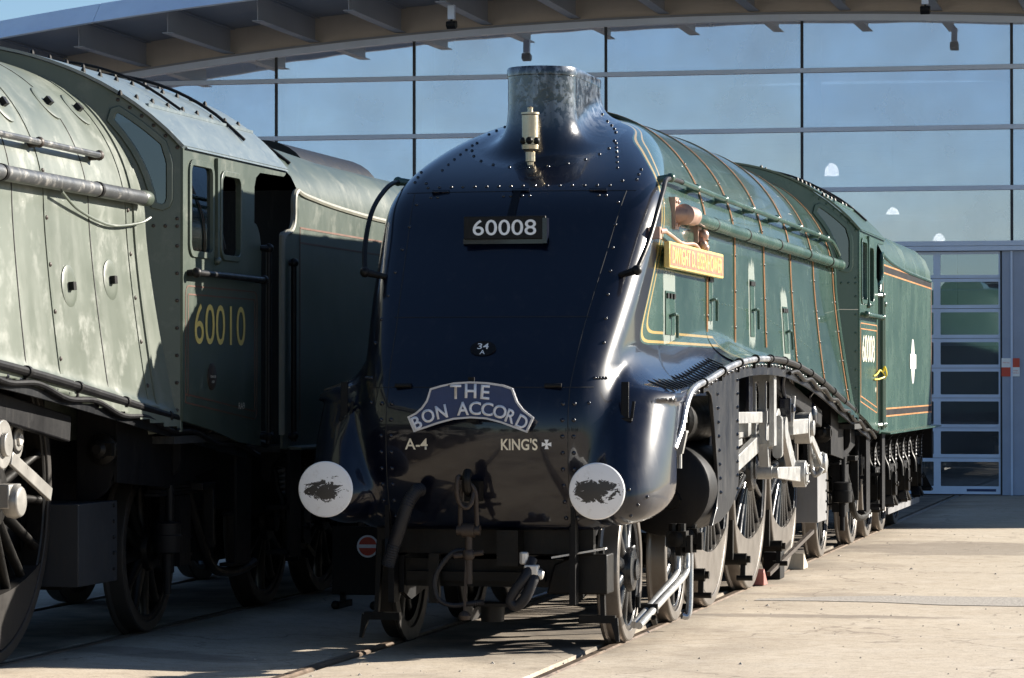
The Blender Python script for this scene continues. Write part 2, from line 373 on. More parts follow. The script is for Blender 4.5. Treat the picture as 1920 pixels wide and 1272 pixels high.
def thing(name, label, cat, loc=(0, 0, 0), group=None, rot=None):
    o = link(name, None, None, loc, rot); o.empty_display_size = .2
    return tag(o, label, cat, group)
def tag(o, label, cat, group=None):
    o["label"] = label; o["category"] = cat
    if group: o["group"] = group
    return o
def struct(o): o["kind"] = "structure"; return o
def rrect(u0, u1, v0, v1, r, n=4):
    P = []
    for cu, cv, a in ((u1-r, v1-r, 0), (u0+r, v1-r, 90), (u0+r, v0+r, 180), (u1-r, v0+r, 270)):
        for i in range(n+1):
            t = math.radians(a+90*i/n); P.append((cu+r*math.cos(t), cv+r*math.sin(t)))
    return P
def inset(P, d):
    """shrink a convex-ish outline by d"""
    n = len(P); out = []
    ar = sum(P[i][0]*P[(i+1) % n][1]-P[(i+1) % n][0]*P[i][1] for i in range(n)); sg = 1 if ar > 0 else -1
    for i in range(n):
        a, b, c = Vector(P[i-1]), Vector(P[i]), Vector(P[(i+1) % n])
        e1 = (b-a); e2 = (c-b)
        if e1.length < 1e-6 or e2.length < 1e-6: out.append(tuple(b)); continue
        e1.normalize(); e2.normalize(); n1 = Vector((-e1.y, e1.x))*sg; n2 = Vector((-e2.y, e2.x))*sg
        m = (n1+n2); m = m/ max(m.length_squared/2, .4); out.append((b.x+m.x*d, b.y+m.y*d))
    return out
_FN = {}
def text_mesh(txt, size, extrude=0., sx=1., align='CENTER', offset=0.):
    key = (txt, size, extrude, sx, align, offset)
    if key in _FN: return _FN[key]
    c = bpy.data.curves.new("lettering", 'FONT'); c.body = txt; c.size = size; c.extrude = extrude; c.align_x = align; c.align_y = 'CENTER'; c.offset = offset; c.resolution_u = 4
    o = bpy.data.objects.new("lettering", c); COL.objects.link(o)
    dg = bpy.context.evaluated_depsgraph_get(); me = bpy.data.meshes.new_from_object(o.evaluated_get(dg))
    bpy.data.objects.remove(o); bpy.data.curves.remove(c)
    me.transform(Matrix.Diagonal((sx, 1, 1, 1)))
    # centre on its own box so that sizes are predictable
    xs = [v.co.x for v in me.vertices]; ys = [v.co.y for v in me.vertices]
    me.transform(Matrix.Translation((-(min(xs)+max(xs))/2, -(min(ys)+max(ys))/2, 0)))
    _FN[key] = me; return me
def lettering(txt, w, h, mat, parent, o, ux, uy, extrude=.001, name="lettering", off=0.0, data=False):
    """text stretched to w x h metres at point o, baseline direction ux, up uy"""
    me = text_mesh(txt, 1.0, 0., 1., 'CENTER', off).copy()
    xs = [v.co.x for v in me.vertices]; ys = [v.co.y for v in me.vertices]
    me.transform(Matrix.Diagonal((w/(max(xs)-min(xs)), h/(max(ys)-min(ys)), 1, 1)))
    ux, uy = Vector(ux).normalized(), Vector(uy).normalized(); uz = ux.cross(uy)
    R = Matrix((ux, uy, uz)).transposed().to_4x4(); R.translation = Vector(o)+uz*extrude
    me.transform(R); me.materials.clear(); me.materials.append(M[mat])
    return me if data else link(name, me, parent)
# ------------------------------------------------------------------ streamlined casing as one smooth field
def smin(a, b, k): h = np.clip(.5+.5*(b-a)/k, 0, 1); return b*(1-h)+a*h-k*h*(1-h)
def smax(a, b, k): return -smin(-a, -b, k)
def sstep(a, b, x): t = np.clip((x-a)/(b-a), 0, 1); return t*t*(3-2*t)
class Spline:
    def __init__(s, x, y):
        x = np.array(x, float); y = np.array(y, float); n = len(x); h = np.diff(x)
        A = np.zeros((n, n)); r = np.zeros(n); A[0, 0] = A[-1, -1] = 1
        for i in range(1, n-1):
            A[i, i-1] = h[i-1]; A[i, i] = 2*(h[i-1]+h[i]); A[i, i+1] = h[i]
            r[i] = 3*((y[i+1]-y[i])/h[i]-(y[i]-y[i-1])/h[i-1])
        c = np.linalg.solve(A, r); s.x = x; s.a = y[:-1]; s.c = c[:-1]
        s.b = np.diff(y)/h-h*(2*c[:-1]+c[1:])/3; s.d = np.diff(c)/(3*h)
    def __call__(s, q):
        i = np.clip(np.searchsorted(s.x, q)-1, 0, len(s.a)-1); t = q-s.x[i]
        return s.a[i]+t*(s.b[i]+t*(s.c[i]+t*s.d[i]))
    def d1(s, q):
        i = np.clip(np.searchsorted(s.x, q)-1, 0, len(s.a)-1); t = q-s.x[i]
        return s.b[i]+t*(2*s.c[i]+3*t*s.d[i])
# nose profile y(z) and running-board height z(y), both read off the photograph
NOSE = Spline([.3, .8, 1.02, 1.28, 1.58, 1.80, 2.05, 2.4, 2.77, 3.03, 3.18, 3.38, 3.56, 3.70, 3.79, 3.86],
              [-.62, -.93, -1.035, -1.085, -1.07, -.955, -.74, -.41, -.05, .235, .50, .98, 1.50, 2.05, 2.7, 3.5])
BOARD = Spline([-1.6, -1.1, -.55, .41, 1.25, 2.39, 3.2, 4.06, 5.0, 6.09, 7.3, 8.46, 10.26, 12.5, 13.2],
               [1.62, 1.645, 1.663, 1.715, 1.797, 1.885, 1.915, 1.923, 1.91, 1.857, 1.765, 1.648, 1.451, 1.225, 1.16])
def wid(y):
    s = np.clip((.75-y)/1.8, 0, 1)
    return .965-.215*s*s+.095*sstep(2., 10., y)
def zsp(y): return 2.80-.10*sstep(5., 10., y)
def ZR(ax, y):
    """running-board top: it falls towards its outer edge over the front half"""
    return BOARD(np.clip(y, -1.6, 13.2))+.42*np.clip(1.205-ax, 0, .30)*sstep(-1.1, -.2, y)*(1-sstep(3., 5., y))
def casing(x, y, z):
    ax = np.abs(x); w = wid(y); zc = zsp(y)
    fl = .15*sstep(3., 10., y)
    low = (ax-(w+fl*np.clip((zc-z)/1.15, 0, 1.4)**1.3))*.99
    up = np.hypot(ax, np.maximum(z-zc, 0))-w
    return np.where(z > zc, up, low)
def f_nose(x, y, z):
    b = casing(x, y, z)
    zq = np.clip(z, .3, 3.86)
    n = (NOSE(zq)+.14*x*x-y)/np.sqrt(1+NOSE.d1(zq)**2+(.28*x)**2)
    d = smax(b, n, .17)
    zb = .775+.62*sstep(-.75, -.45, y)
    return smax(d, zb-z, .06)
def f_fair(x, y, z):
    ax = np.abs(x); zr = ZR(ax, y)
    fr = -1.12+.42*np.clip((z-.95)/.75, 0, 1.2)**1.6+.10*np.clip((.98-z)/.2, 0, 1.5)**2+2.7*np.clip(ax-.88, 0, 1)**2+(3.+6.*sstep(1.0, 1.6, z))*np.clip(.90-ax, 0, 1)**2
    f = (fr-y)/np.sqrt(1+(5.4*np.clip(ax-.88, 0, .3))**2+(12*np.clip(.9-ax, 0, .2))**2)
    d = smax(f, ax-1.205, .17)
    d = smax(d, .80-z+.12*np.clip(y+.9, 0, 1), .26)
    cut = -.42+.62*np.clip((z-1.33)/.3, 0, 1)**2
    d = np.maximum(d, y-cut)
    slab = np.maximum(np.maximum(ax-1.205, np.maximum(z-zr, zr-.065-z)), fr-y)
    d = smin(d, slab, .03)
    return smax(d, z-zr, .05+.20*sstep(1.02, .80, ax)*sstep(.2, -.5, y))
def f_chim(x, y, z):
    yy = np.maximum(np.abs(y-1.52)-.44, 0)
    d = np.hypot(x, yy)-(.245+.02*sstep(3.7, 3.35, z))
    return smax(d, z-3.945, .02)
def field(x, y, z):
    a = f_nose(x, y, z); b = f_fair(x, y, z)
    k = .06+.16*sstep(1.0, 1.65, z)*(1-.55*sstep(1.5, 4., y))
    d = smin(a, b, k)
    return smin(d, f_chim(x, y, z), .19)
def grad(f, P, e=.004):
    G = np.zeros_like(P)
    for i in range(3):
        d = np.zeros(3); d[i] = e
        G[:, i] = (f(*(P+d).T)-f(*(P-d).T))/(2*e)
    return G
def surfnet(f, lo, hi, cell, it=6):
    lo, hi, cell = map(np.array, (lo, hi, cell)); n = np.ceil((hi-lo)/cell).astype(int)+1
    ax = [lo[i]+cell[i]*np.arange(n[i]) for i in range(3)]
    X, Y, Z = np.meshgrid(*ax, indexing='ij'); F = f(X, Y, Z); S = F < 0
    c = n-1
    acc = np.zeros(tuple(c)+(3,)); cnt = np.zeros(tuple(c))
    off = [(i, j, k) for i in (0, 1) for j in (0, 1) for k in (0, 1)]
    def sub(A, o): return A[o[0]:o[0]+c[0], o[1]:o[1]+c[1], o[2]:o[2]+c[2]]
    mix = np.zeros(tuple(c), bool); s0 = sub(S, (0, 0, 0))
    for o in off[1:]: mix |= sub(S, o) != s0
    ids = np.argwhere(mix); I = -np.ones(tuple(c), int); I[mix] = np.arange(len(ids))
    acc = np.zeros((len(ids), 3)); cnt = np.zeros(len(ids))
    for a in range(3):
        for o in off:
            if o[a]: continue
            o2 = list(o); o2[a] = 1
            p = ids+o; q = ids+o2; fa = F[tuple(p.T)]; fb = F[tuple(q.T)]
            m = (fa < 0) != (fb < 0); t = np.where(m, fa/(fa-fb+1e-12), 0)
            pos = p.astype(float); pos[:, a] += t
            acc[m] += pos[m]; cnt[m] += 1
    V = lo+cell*(acc/cnt[:, None])
    quads = []
    for a in range(3):
        b, d = (a+1) % 3, (a+2) % 3
        sl0 = [slice(None)]*3; sl1 = [slice(None)]*3; sl0[a] = slice(0, -1); sl1[a] = slice(1, None)
        E = S[tuple(sl0)] != S[tuple(sl1)]
        e = np.argwhere(E); e = e[(e[:, b] > 0) & (e[:, d] > 0) & (e[:, b] < c[b]) & (e[:, d] < c[d])]
        ub = np.zeros(3, int); ub[b] = 1; ud = np.zeros(3, int); ud[d] = 1
        q = np.stack([I[tuple((e-ub-ud).T)], I[tuple((e-ud).T)], I[tuple(e.T)], I[tuple((e-ub).T)]], 1)
        inside = S[tuple(e.T)]
        q[~inside] = q[~inside][:, ::-1]; quads.append(q)
    Q = np.concatenate(quads); Q = Q[(Q >= 0).all(1)]
    for _ in range(it):
        G = grad(f, V); g2 = (G**2).sum(1)+1e-6; st = -(f(*V.T)/g2)[:, None]*G
        L = np.linalg.norm(st, axis=1, keepdims=True); V += st*np.minimum(1, .4*cell.min()/np.maximum(L, 1e-9))
    G = grad(f, V); N = G/np.maximum(np.linalg.norm(G, axis=1, keepdims=True), 1e-9)
    return V, Q, N
def net_mesh(name, V, Q, N, mat):
    used = np.unique(Q); re = -np.ones(len(V), int); re[used] = np.arange(len(used))
    me = bpy.data.meshes.new(name); me.from_pydata(V[used].tolist(), [], re[Q].tolist())
    me.materials.append(M[mat]); me.polygons.foreach_set("use_smooth", [True]*len(me.polygons))
    me.normals_split_custom_set_from_vertices(N[used].tolist())
    return me
_V, _Q, _N = surfnet(field, (-1.30, -1.42, .70), (1.30, 2.42, 4.04), (.022, .022, .022))
_C = _V[_Q].mean(1); _x, _y, _z = _C.T
_top = _z < 3.93
_flange = np.hypot(_x, np.maximum(np.abs(_y-1.52)-.44, 0)) < .52-.12*(_y > 1.6)
_keep = _y < 2.385
_is_ch = _flange & (_z > 3.0)
_dn, _df = f_nose(_x, _y, _z), f_fair(_x, _y, _z)
_is_f = (_df < _dn-.02) & (np.abs(_x) > .6)
NOSE_PARTS = {}
for nm, msk in (('nose', ~_is_ch & ~_is_f), ('chimney', _is_ch & _top), ('fr', _is_f & (_x > 0)), ('fl', _is_f & (_x < 0))):
    NOSE_PARTS[nm] = (_V, _Q[msk & _keep], _N)
_V2, _Q2, _N2 = surfnet(lambda x, y, z: np.maximum(smin(casing(x, y, z), np.maximum(np.maximum(np.abs(x)-1.205, z-ZR(np.abs(x), y)), ZR(np.abs(x), y)-.065-z), .22*(1-.55*sstep(1.5, 4., y))), 1.2-z), (-1.32, 2.30, 1.15), (1.32, 10.3, 3.96), (.026, .09, .026))
_c2 = _V2[_Q2].mean(1)
_m2 = (_c2[:, 2] > BOARD(np.clip(_c2[:, 1], -1.6, 13))-.08) & (_c2[:, 1] > 2.375)
CASE2 = (_V2, _Q2[_m2], _N2)

def front_y(x, z):
    """where a line along the track meets the front of the loco"""
    ys = np.linspace(-1.6, 2.3, 400); v = field(np.full(400, float(x)), ys, np.full(400, float(z)))
    i = int(np.argmax(v < 0))
    if i == 0: return float(ys[0])
    a, b = ys[i-1], ys[i]
    for _ in range(24):
        m = (a+b)/2
        if field(np.array([x]), np.array([m]), np.array([z]))[0] < 0: b = m
        else: a = m
    return float(b)
def surf_n(p): return Vector(grad(field, np.array([p], float))[0]).normalized()
def side_x(y, z, f=None):
    f = f or casing; a, b = 0., 2.
    for _ in range(30):
        m = (a+b)/2
        if f(np.array([m]), np.array([float(y)]), np.array([float(z)]))[0] < 0: a = m
        else: b = m
    return a
def top_z(x, y):
    a, b = 2.4, 4.0
    for _ in range(30):
        m = (a+b)/2
        if field(np.array([float(x)]), np.array([float(y)]), np.array([m]))[0] < 0: a = m
        else: b = m
    return a
def front_line(pts, off=-.001, step=.05):
    out = []
    for (x0, z0), (x1, z1) in zip(pts[:-1], pts[1:]):
        n = max(2, int(math.hypot(x1-x0, z1-z0)/step))
        for i in range(n): t = i/n; x, z = x0+(x1-x0)*t, z0+(z1-z0)*t; out.append((x, front_y(x, z)-off, z))
    x, z = pts[-1]; out.append((x, front_y(x, z)-off, z)); return out
def section(y, z0, off=0., n=40):
    """outline of the casing at y from the right-hand board over the top to the left-hand board"""
    w = float(wid(y)); zc = float(zsp(y)); P = []
    for i in range(12): z = z0+(zc-z0)*i/12; P.append((side_x(y, z)+off, z))
    for i in range(n+1): t = math.pi*i/n; P.append(((w+off)*math.cos(t), zc+(w+off)*math.sin(t)))
    for i in range(11, -1, -1): z = z0+(zc-z0)*i/12; P.append((-side_x(y, z)-off, z))
    return P
def hoop(mb, y0, y1, z0, off):
    A = section((y0+y1)/2, z0, off); B = section((y0+y1)/2, z0, off-.02); k = len(A)
    vs = [(p[0], y0, p[1]) for p in B]+[(p[0], y0, p[1]) for p in A]+[(p[0], y1, p[1]) for p in A]+[(p[0], y1, p[1]) for p in B]
    fs = []
    for j in range(3):
        for i in range(k-1): fs.append((j*k+i, j*k+i+1, (j+1)*k+i+1, (j+1)*k+i))
    return mb.add(vs, fs)
# ------------------------------------------------------------------ wheels
_WM = {}
def wheel_meshes(r, kind, shaded):
    key = (round(r, 3), kind, shaded)
    if key in _WM: return _WM[key]
    t = MB().lathe([(-.135, r-.075), (-.14, r-.07), (-.14, r+.02), (-.132, r+.028), (-.118, r+.024), (-.104, r+.004), (-.095, r+.001), (-.02, r-.002), (-.006, r-.006), (0, r-.014), (0, r-.07), (-.005, r-.075)], (0, 0, 0), (1, 0, 0), 72, closed=True)
    c = MB().lathe([(-.125, r-.072), (-.02, r-.072), (-.012, r-.078), (-.012, r-.105), (-.02, r-.115), (-.115, r-.115)], (0, 0, 0), (1, 0, 0), 56, closed=True)
    hr = .20 if kind == 'driver' else .15
    c.lathe([(-.15, hr), (.0, hr), (.025, hr*.92), (.035, hr*.6), (.035, .02)], (0, 0, 0), (1, 0, 0), 32)
    c.lathe([(.02, hr*.5), (.05, hr*.48), (.055, hr*.35), (.055, .01)], (0, 0, 0), (1, 0, 0), 24)
    s = MB(); r0, r1 = hr*.8, r-.095
    wa, wb = (.075, .05) if kind == 'driver' else (.10, .065)
    n = 10; vs = []; fs = []
    L = [r0, r0+(r1-r0)*.12, r0+(r1-r0)*.5, r1-.05, r1]; W = [wa*1.35, wa, (wa+wb)/2, wb, wb*1.7]; D = [.10, .088, .07, .06, .075]
    for q, w, d in zip(L, W, D):
        for k in range(n):
            a = 2*math.pi*k/n; vs.append((-.055+d/2*math.cos(a), w/2*math.sin(a), q))
    for i in range(len(L)-1):
        for k in range(n): j = (k+1) % n; fs.append((i*n+k, i*n+j, (i+1)*n+j, (i+1)*n+k))
    s.add(vs, fs)
    w = None
    if kind == 'driver':
        w = MB(); P = []
        for i in range(25): a = math.radians(-90-62+124*i/24); P.append(((r-.085)*math.cos(a), (r-.085)*math.sin(a)))
        a0 = P[-1]; a1 = P[0]
        for i in range(1, 12):
            q = i/12; x = a0[0]+(a1[0]-a0[0])*q; P.append((x, a0[1]-.16*(1-(2*q-1)**2)))
        w.plate(P, [], lambda u, v, d: (d, u, v), -.10, -.004)
    wm, tm = ('oily', 'shadetyre') if shaded else ('wheel', 'tyre')  # darker wheel and tyre copies carry the shade below the engines in their colour
    res = []
    for mb, mt, sm in ((c, wm, 35), (t, tm, 30), (s, wm, 60), (w, tm, 35)):
        if mb is None: res.append(None); continue
        o = mb.build('tmp', mt, None, sm); res.append(o.data); bpy.data.objects.remove(o)
    _WM[key] = res; return res
def wheel(parent, y, r, kind, side, spokes, detail=True, shaded=False):
    c, t, s, w = wheel_meshes(r, kind, shaded)
    o = link('wheel', c, parent, (side*.82, y, r), (0, 0, 0 if side > 0 else math.pi))
    link('tyre', t, o)
    a0 = random.random()*.3
    if detail:
        for i in range(spokes): link('spoke', s, o, None, (a0+2*math.pi*i/spokes, 0, 0))
    else:
        mb = MB()
        for i in range(spokes):
            R = Matrix.Rotation(2*math.pi*i/spokes, 4, 'X')
            mb.add([R @ v.co for v in s.vertices], [tuple(p.vertices) for p in s.polygons])
        mb.build('spokes', 'oily' if shaded else 'wheel', o)
    if w: link('balance_weight', w, o)
    return o

def knob_rail(mb, pts, r, knobs, nrm):
    mb.tube(pts, r, 10, 6)
    for p, q in knobs: mb.ball(p, r*1.9, 10, 6); mb.cyl(p, q, r*1.3, r*1.7, 10)

# ------------------------------------------------------------------ locomotive
def build_loco(root, A):
    clean = A['clean']
    P = lambda mb, name, mat, **k: mb.build(name, mat, root, **k)
    # smooth casing
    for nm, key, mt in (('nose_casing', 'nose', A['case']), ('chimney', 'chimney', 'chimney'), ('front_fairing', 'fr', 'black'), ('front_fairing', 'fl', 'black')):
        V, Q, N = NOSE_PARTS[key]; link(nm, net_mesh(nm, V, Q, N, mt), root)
    link('boiler_casing', net_mesh('boiler_casing', *CASE2, A['case']), root)
    # chimney rim and bore
    mb = MB(); ring = []
    for i in range(64):
        a = 2*math.pi*i/64; ring.append((math.cos(a)*.243, 1.52+math.sin(a)*.243+(.44 if math.sin(a) > 0 else -.44)))
    vs = []; pr = [(0, 3.885), (.008, 3.89), (.010, 3.935), (.004, 3.95), (-.012, 3.95), (-.03, 3.93), (-.035, 3.76)]
    for d, z in pr:
        for x, y in ring:
            yy = y-1.52; cy = .44 if yy > 0 else -.44
            k = math.hypot(x, yy-cy) if abs(yy) > .44 else abs(x); k = max(k, .05); s = (k+d)/k
            vs.append((x*s, 1.52+cy+(yy-cy)*s, z))
    fs = [(i*64+k, i*64+(k+1) % 64, (i+1)*64+(k+1) % 64, (i+1)*64+k) for i in range(len(pr)-1) for k in range(64)]
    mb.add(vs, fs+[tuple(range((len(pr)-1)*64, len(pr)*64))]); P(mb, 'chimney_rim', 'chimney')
    if clean: nose_details(root)
    # boiler bands
    for y in (2.40, 3.75, 5.25, 6.77, 8.25, 9.72):
        z0 = float(BOARD(y))+(.22 if y < 3 else .12 if y < 6 else .03)
        b = P(hoop(MB(), y-.028, y+.028, z0, .006), 'boiler_band', 'greenflat' if clean else A['case'])
        if clean:
            for s in (-1, 1): hoop(MB(), y+s*.020-.0065, y+s*.020+.0065, z0, .0085).build('lining', 'orange', b)
        rv = MB()
        for k in range(5):
            z = z0+.12+k*.28; x = side_x(y, z)+.006
            rv.rivets([(x, y, z)], (1, 0, .05), .016, .012)
        rv.build('bolts', 'plateblack' if clean else 'rust', b)["kind"] = "stuff"
    # footplate valance: bent sheet with the big cylinder opening
    for s in (1, -1):
        top = [(y, float(BOARD(y))-.004) for y in np.linspace(-.20, 2.46, 14)]
        rear = [(2.44, 1.013), (2.38, .93), (2.2, .86), (1.95, .80), (1.55, .745), (1.15, .728)]
        out = list(reversed(top))+[(-.20, 1.615), (.06, 1.625), (.60, 1.66), (.98, 1.672), (1.10, 1.64), (1.17, 1.57), (1.25, 1.42), (1.40, 1.10), (1.42, .96), (1.36, .85), (1.22, .775)]+list(reversed(rear))
        mb = MB().plate(out, [], lambda u, v, d: (s*(1.172+d), u, v), 0, .028)
        P(mb, 'valance_panel', 'valance', bevel=.004)
        # rear valance strip under the running board
        ys = np.linspace(2.44, 11.9, 40)
        out = [(y, float(BOARD(y))-.004) for y in ys]+[(y, float(BOARD(y))-(.13 if y > 3 else .13)) for y in reversed(ys)]
        P(MB().plate(out, [], lambda u, v, d: (s*(1.18+d), u, v), 0, .02), 'valance_strip', 'valance')
        rv = MB()
        for y in np.linspace(-.10, 11.6, 60):
            rv.rivets([(s*1.2, y, float(BOARD(y))-.055)], (s, 0, 0), .016, .014)
        for z in np.linspace(.95, 1.75, 9):
            rv.rivets([(s*1.2, 2.34, z), (s*1.2, 1.50-(z-1)*.22, z)], (s, 0, 0), .015, .016)
        rv.build('rivet_row', 'black', root)["kind"] = "stuff"
        # tread strips on the sloping board
        me = None
        for i in range(20):
            y = -.42+i*.115; z = float(BOARD(y))
            mb = MB().bar((s*1.01, y, float(ZR(1.01, y))+.006), (s*1.185, y, float(ZR(1.185, y))+.004), .016, .010)
            o = mb.build('tread_strip', 'valance', root)
    # handrail and ejector pipe along the boiler
    for s in (1, -1):
        mb = MB(); path = [(s*(side_x(-.25, 2.45)+.025), -.34, 2.47)]
        for y, z in ((-.16, 2.66), (.08, 2.88), (.34, 3.03), (.64, 3.13)): path.append((s*(side_x(y, z)+.06), y, z))
        for y in (1.2, 3.2, 5.2, 7.2, 9.2): path.append((s*(side_x(y, 3.14-.006*y)+.07), y, 3.15-.006*y))
        path += [(s*(side_x(9.8, 3.05)+.07), 9.75, 3.06), (s*(side_x(9.9, 2.96)+.07), 9.95, 2.96)]
        if not clean: path = [p for p in path if p[1] > 1][:-2]
        if clean: P(MB().tube(path[:6], .017, 10, 6), 'nose_handrail', 'plateblack'); path = path[5:]
        mb.tube(path, .020, 10, 6)
        H = P(mb, 'handrail', A['rail'])
        for y in ((.75, 1.9, 3.2, 4.55, 5.9, 7.3, 8.6, 9.3) if clean else (1.9, 3.2, 4.55, 5.9, 7.3, 8.15, 9.2)):
            z = 3.15-.006*y; xx = side_x(y, z); MB().cyl((s*(xx-.02), y, z-.01), (s*(xx+.075), y, z), .024, .03, 10).ball((s*(xx+.07), y, z), .034).build('handrail_pillar', A['knob'], H)
        if clean: MB().cyl((s*.80, -.26, 2.44), (s*(side_x(-.25, 2.45)+.025), -.34, 2.47), .02, .028, 10).ball((s*(side_x(-.25, 2.45)+.025), -.34, 2.47), .036).build('handrail_pillar', 'plateblack', H)
    y0 = 1.22 if clean else 1.0
    mb = MB().tube([(side_x(y, 2.88)+.07, y, 2.905-.004*y) for y in (y0, 4, 7, 9.86)], .047, 16, 3)
    E = P(mb, 'ejector_pipe', A['ejector'])
    for y in (2.3, 3.9, 5.6, 7.4, 9.0): x = side_x(y, 2.88)+.07; z = 2.905-.004*y; MB().lathe([(-.02, .047), (-.018, .0515), (.018, .0515), (.02, .047)], (x, y, z), (.006, 1, 0), 18).build('pipe_clip', 'plateblack', E)
    mb = MB().lathe([(0, .046), (.02, .052), (.12, .05), (.14, .04)], (side_x(9.9, 2.88)+.07, 9.84, 2.866), (0, 1, 0), 16)
    mb.build('pipe_end', 'oldflat' if not clean else 'greenflat', E)
    if clean:
        mb = MB().lathe([(-.02, .04), (.0, .075), (.05, .072), (.14, .062), (.22, .062), (.26, .068), (.30, .066)], (side_x(1, 2.9)+.075, .93, 2.90), (0.05, 1, 0), 20)
        x = side_x(.95, 2.9); mb.box(x-.02, x+.025, .86, 1.02, 2.80, 3.02); mb.cyl((x, .94, 2.9), (x+.09, .96, 2.9), .062, .062, 16)
        mb.rivets([(x+.025, .89, 2.83), (x+.025, .99, 2.83), (x+.025, .89, 2.99), (x+.025, .99, 2.99)], (1, 0, 0), .016, .014)
        P(mb, 'ejector_elbow', 'copper')
        x = side_x(1.9, 2.75); mb = MB().box(x-.02, x+.03, 1.82, 1.98, 2.67, 2.86)
        mb.ball((x+.055, 1.9, 2.80), .042, 12, 8); mb.ball((x+.06, 1.86, 2.73), .032); mb.ball((x+.06, 1.95, 2.71), .032); mb.cyl((x, 1.9, 2.76), (x+.06, 1.9, 2.76), .045, .035, 12)
        V = P(mb, 'check_valve', 'copper')
        MB().tube([(x+.05, 1.88, 2.66), (x+.055, 1.5, 2.715), (x+.05, 1.0, 2.70), (x+.045, .55, 2.735), (x+.03, .36, 2.76)], .013, 8).build('copper_pipe', 'copper', V)
        mb = MB().box(x-.05, x+.03, .15, .24, 2.70, 2.78); mb.cyl((x+.02, .2, 2.75), (x+.03, .36, 2.76), .02, .02, 8); mb.build('pipe_bracket', 'copper', V)
        # nameplate
        xp = side_x(1.3, 2.6)+.055; xq = xp+.06
        rot = math.atan2(side_x(2.9, 2.6)-side_x(.4, 2.6), 2.5)
        np_ = link('nameplate', MB().box(-.02, .02, -1.20, 1.20, -.090, .090).mesh('gold'), root, (xp, 1.52, 2.60), (0, 0, -rot))
        bv = np_.modifiers.new('b', 'BEVEL'); bv.width = .005
        MB().box(.0195, .0225, -1.17, 1.17, -.072, .072).build('plate_field', 'plate_red', np_)
        lettering('DWIGHT D. EISENHOWER', 2.22, .115, 'gold', np_, (.0235, 0, 0), (0, 1, 0), (0, 0, 1), .001, 'raised_letters', .012)["kind"] = "stuff"
        MB().box(-.09, -.02, -.9, -.8, -.06, .06).box(-.09, -.02, .8, .9, -.06, .06).build('plate_bracket', 'plateblack', np_)
        # washout doors with worn edges and hook handles
        for y, z, w, h in ((.72, 2.21, .36, .30), (2.55, 2.36, .17, .34), (4.60, 2.33, .20, .46), (6.30, 2.18, .24, .40)):
            x = side_x(y, z); sl = math.atan2(side_x(y, z-.15)-side_x(y, z+.15), .3)
            d = link('inspection_door', MB().box(-.012, .009, -w/2, w/2, -h/2, h/2).mesh('greenflat'), root, (x, y, z), (0, -sl, -math.atan2(side_x(y+.2, z)-side_x(y-.2, z), .4)))
            gy = np.linspace(y-w/2-.09, y+w/2+.09, 8); gz = np.linspace(z-h/2-.22, z+h/2+.28, 14)
            vs = [(side_x(p, q)+.0025, p, q) for p in gy for q in gz]; fs = [(i*14+j, i*14+j+1, (i+1)*14+j+1, (i+1)*14+j) for i in range(7) for j in range(13)]
            MB().add(vs, fs).build('worn_paint', worn_mat(y, z, w, h), root)
            hd = MB().tube([(.01, -.03, -.02), (.045, -.03, -.01), (.045, .05, -.01), (.045, .07, -.03), (.045, .07, -.17)], .012, 8, 4)
            hd.build('handle', 'greenflat', d)
            hg = MB()
            for q in (-.36, 0, .36):
                hg.box(.006, .02, q*w-.03, q*w+.03, h/2-.05, h/2-.015)
            hg.build('hinge', 'plateblack', d)
        bx = MB(); 
        for k in range(36):
            y = 3.0+k*.16; z = float(BOARD(y))+.42-.02*k*.2; bx.rivets([(side_x(y, z), y, z)], (1, 0, .1), .008, .004)
        bx.build('rivet_row', 'greenflat', root)["kind"] = "stuff"
    else:
        # washout plugs: domed discs with square heads
        for y, th in ((6.4, 36), (7.35, 38), (8.0, 34), (8.95, 41), (9.52, 42), (7.1, None), (8.55, None), (9.3, None)):
            if th is None: z = {7.1: 2.22, 8.55: 2.26, 9.3: 2.32}[y]; x = side_x(y, z); nx = Vector((1, 0, .08))
            else:
                w = float(wid(y)); t = math.radians(th); x = w*math.cos(t); z = float(zsp(y))+w*math.sin(t); nx = Vector((math.cos(t), 0, math.sin(t)))
            mb = MB().lathe([(-.01, .13), (.004, .13), (.008, .118), (.009, .075), (.007, .05), (.007, .01)], (x, y, z), nx, 24)
            d = P(mb, 'washout_cover', A['case'])
            MB().bar(Vector((x, y, z))-nx*.01, Vector((x, y, z))+nx*.04, .05, .05).build('plug', 'plateblack', d)
            rg = MB()
            for k in range(5): pass
        mb = MB().tube([(side_x(8.4, 2.8)+.07, 8.35, 2.82), (side_x(8.8, 2.72)+.03, 8.75, 2.73), (side_x(9.3, 2.66)+.03, 9.3, 2.665), (side_x(9.8, 2.7)+.05, 9.8, 2.70), (side_x(9.9, 2.75)+.07, 9.98, 2.745)], .009, 8)
        P(mb, 'small_pipe', A['case'])
        # sheet joints
        for y in (5.9, 7.72, 9.0): P(hoop(MB(), y-.004, y+.004, float(BOARD(y))+.05, .004), 'panel_joint', 'seam')
    # pipes on the edge of the running board
    pp = [(1.19, -.46, 1.30), (1.21, -.30, 1.42), (1.222, -.12, 1.60)]
    for y in (.20, .9, 1.7, 2.5, 3.4, 4.3): pp.append((1.222, y, float(BOARD(y))-.005))
    if clean: P(MB().tube(pp, .023, 10, 5), 'edge_pipe', 'pipe')
    pb = [(1.222, y, float(BOARD(y))-.005) for y in np.linspace(3.9 if clean else 2.6, 12.3, 12)]
    P(MB().tube(pb, .027, 10, 4), 'edge_pipe', 'frame')
    pc = [(1.225, y, float(BOARD(y))-.075+(.018 if i % 2 else -.02)) for i, y in enumerate(np.linspace(5.2, 12.1, 15))]
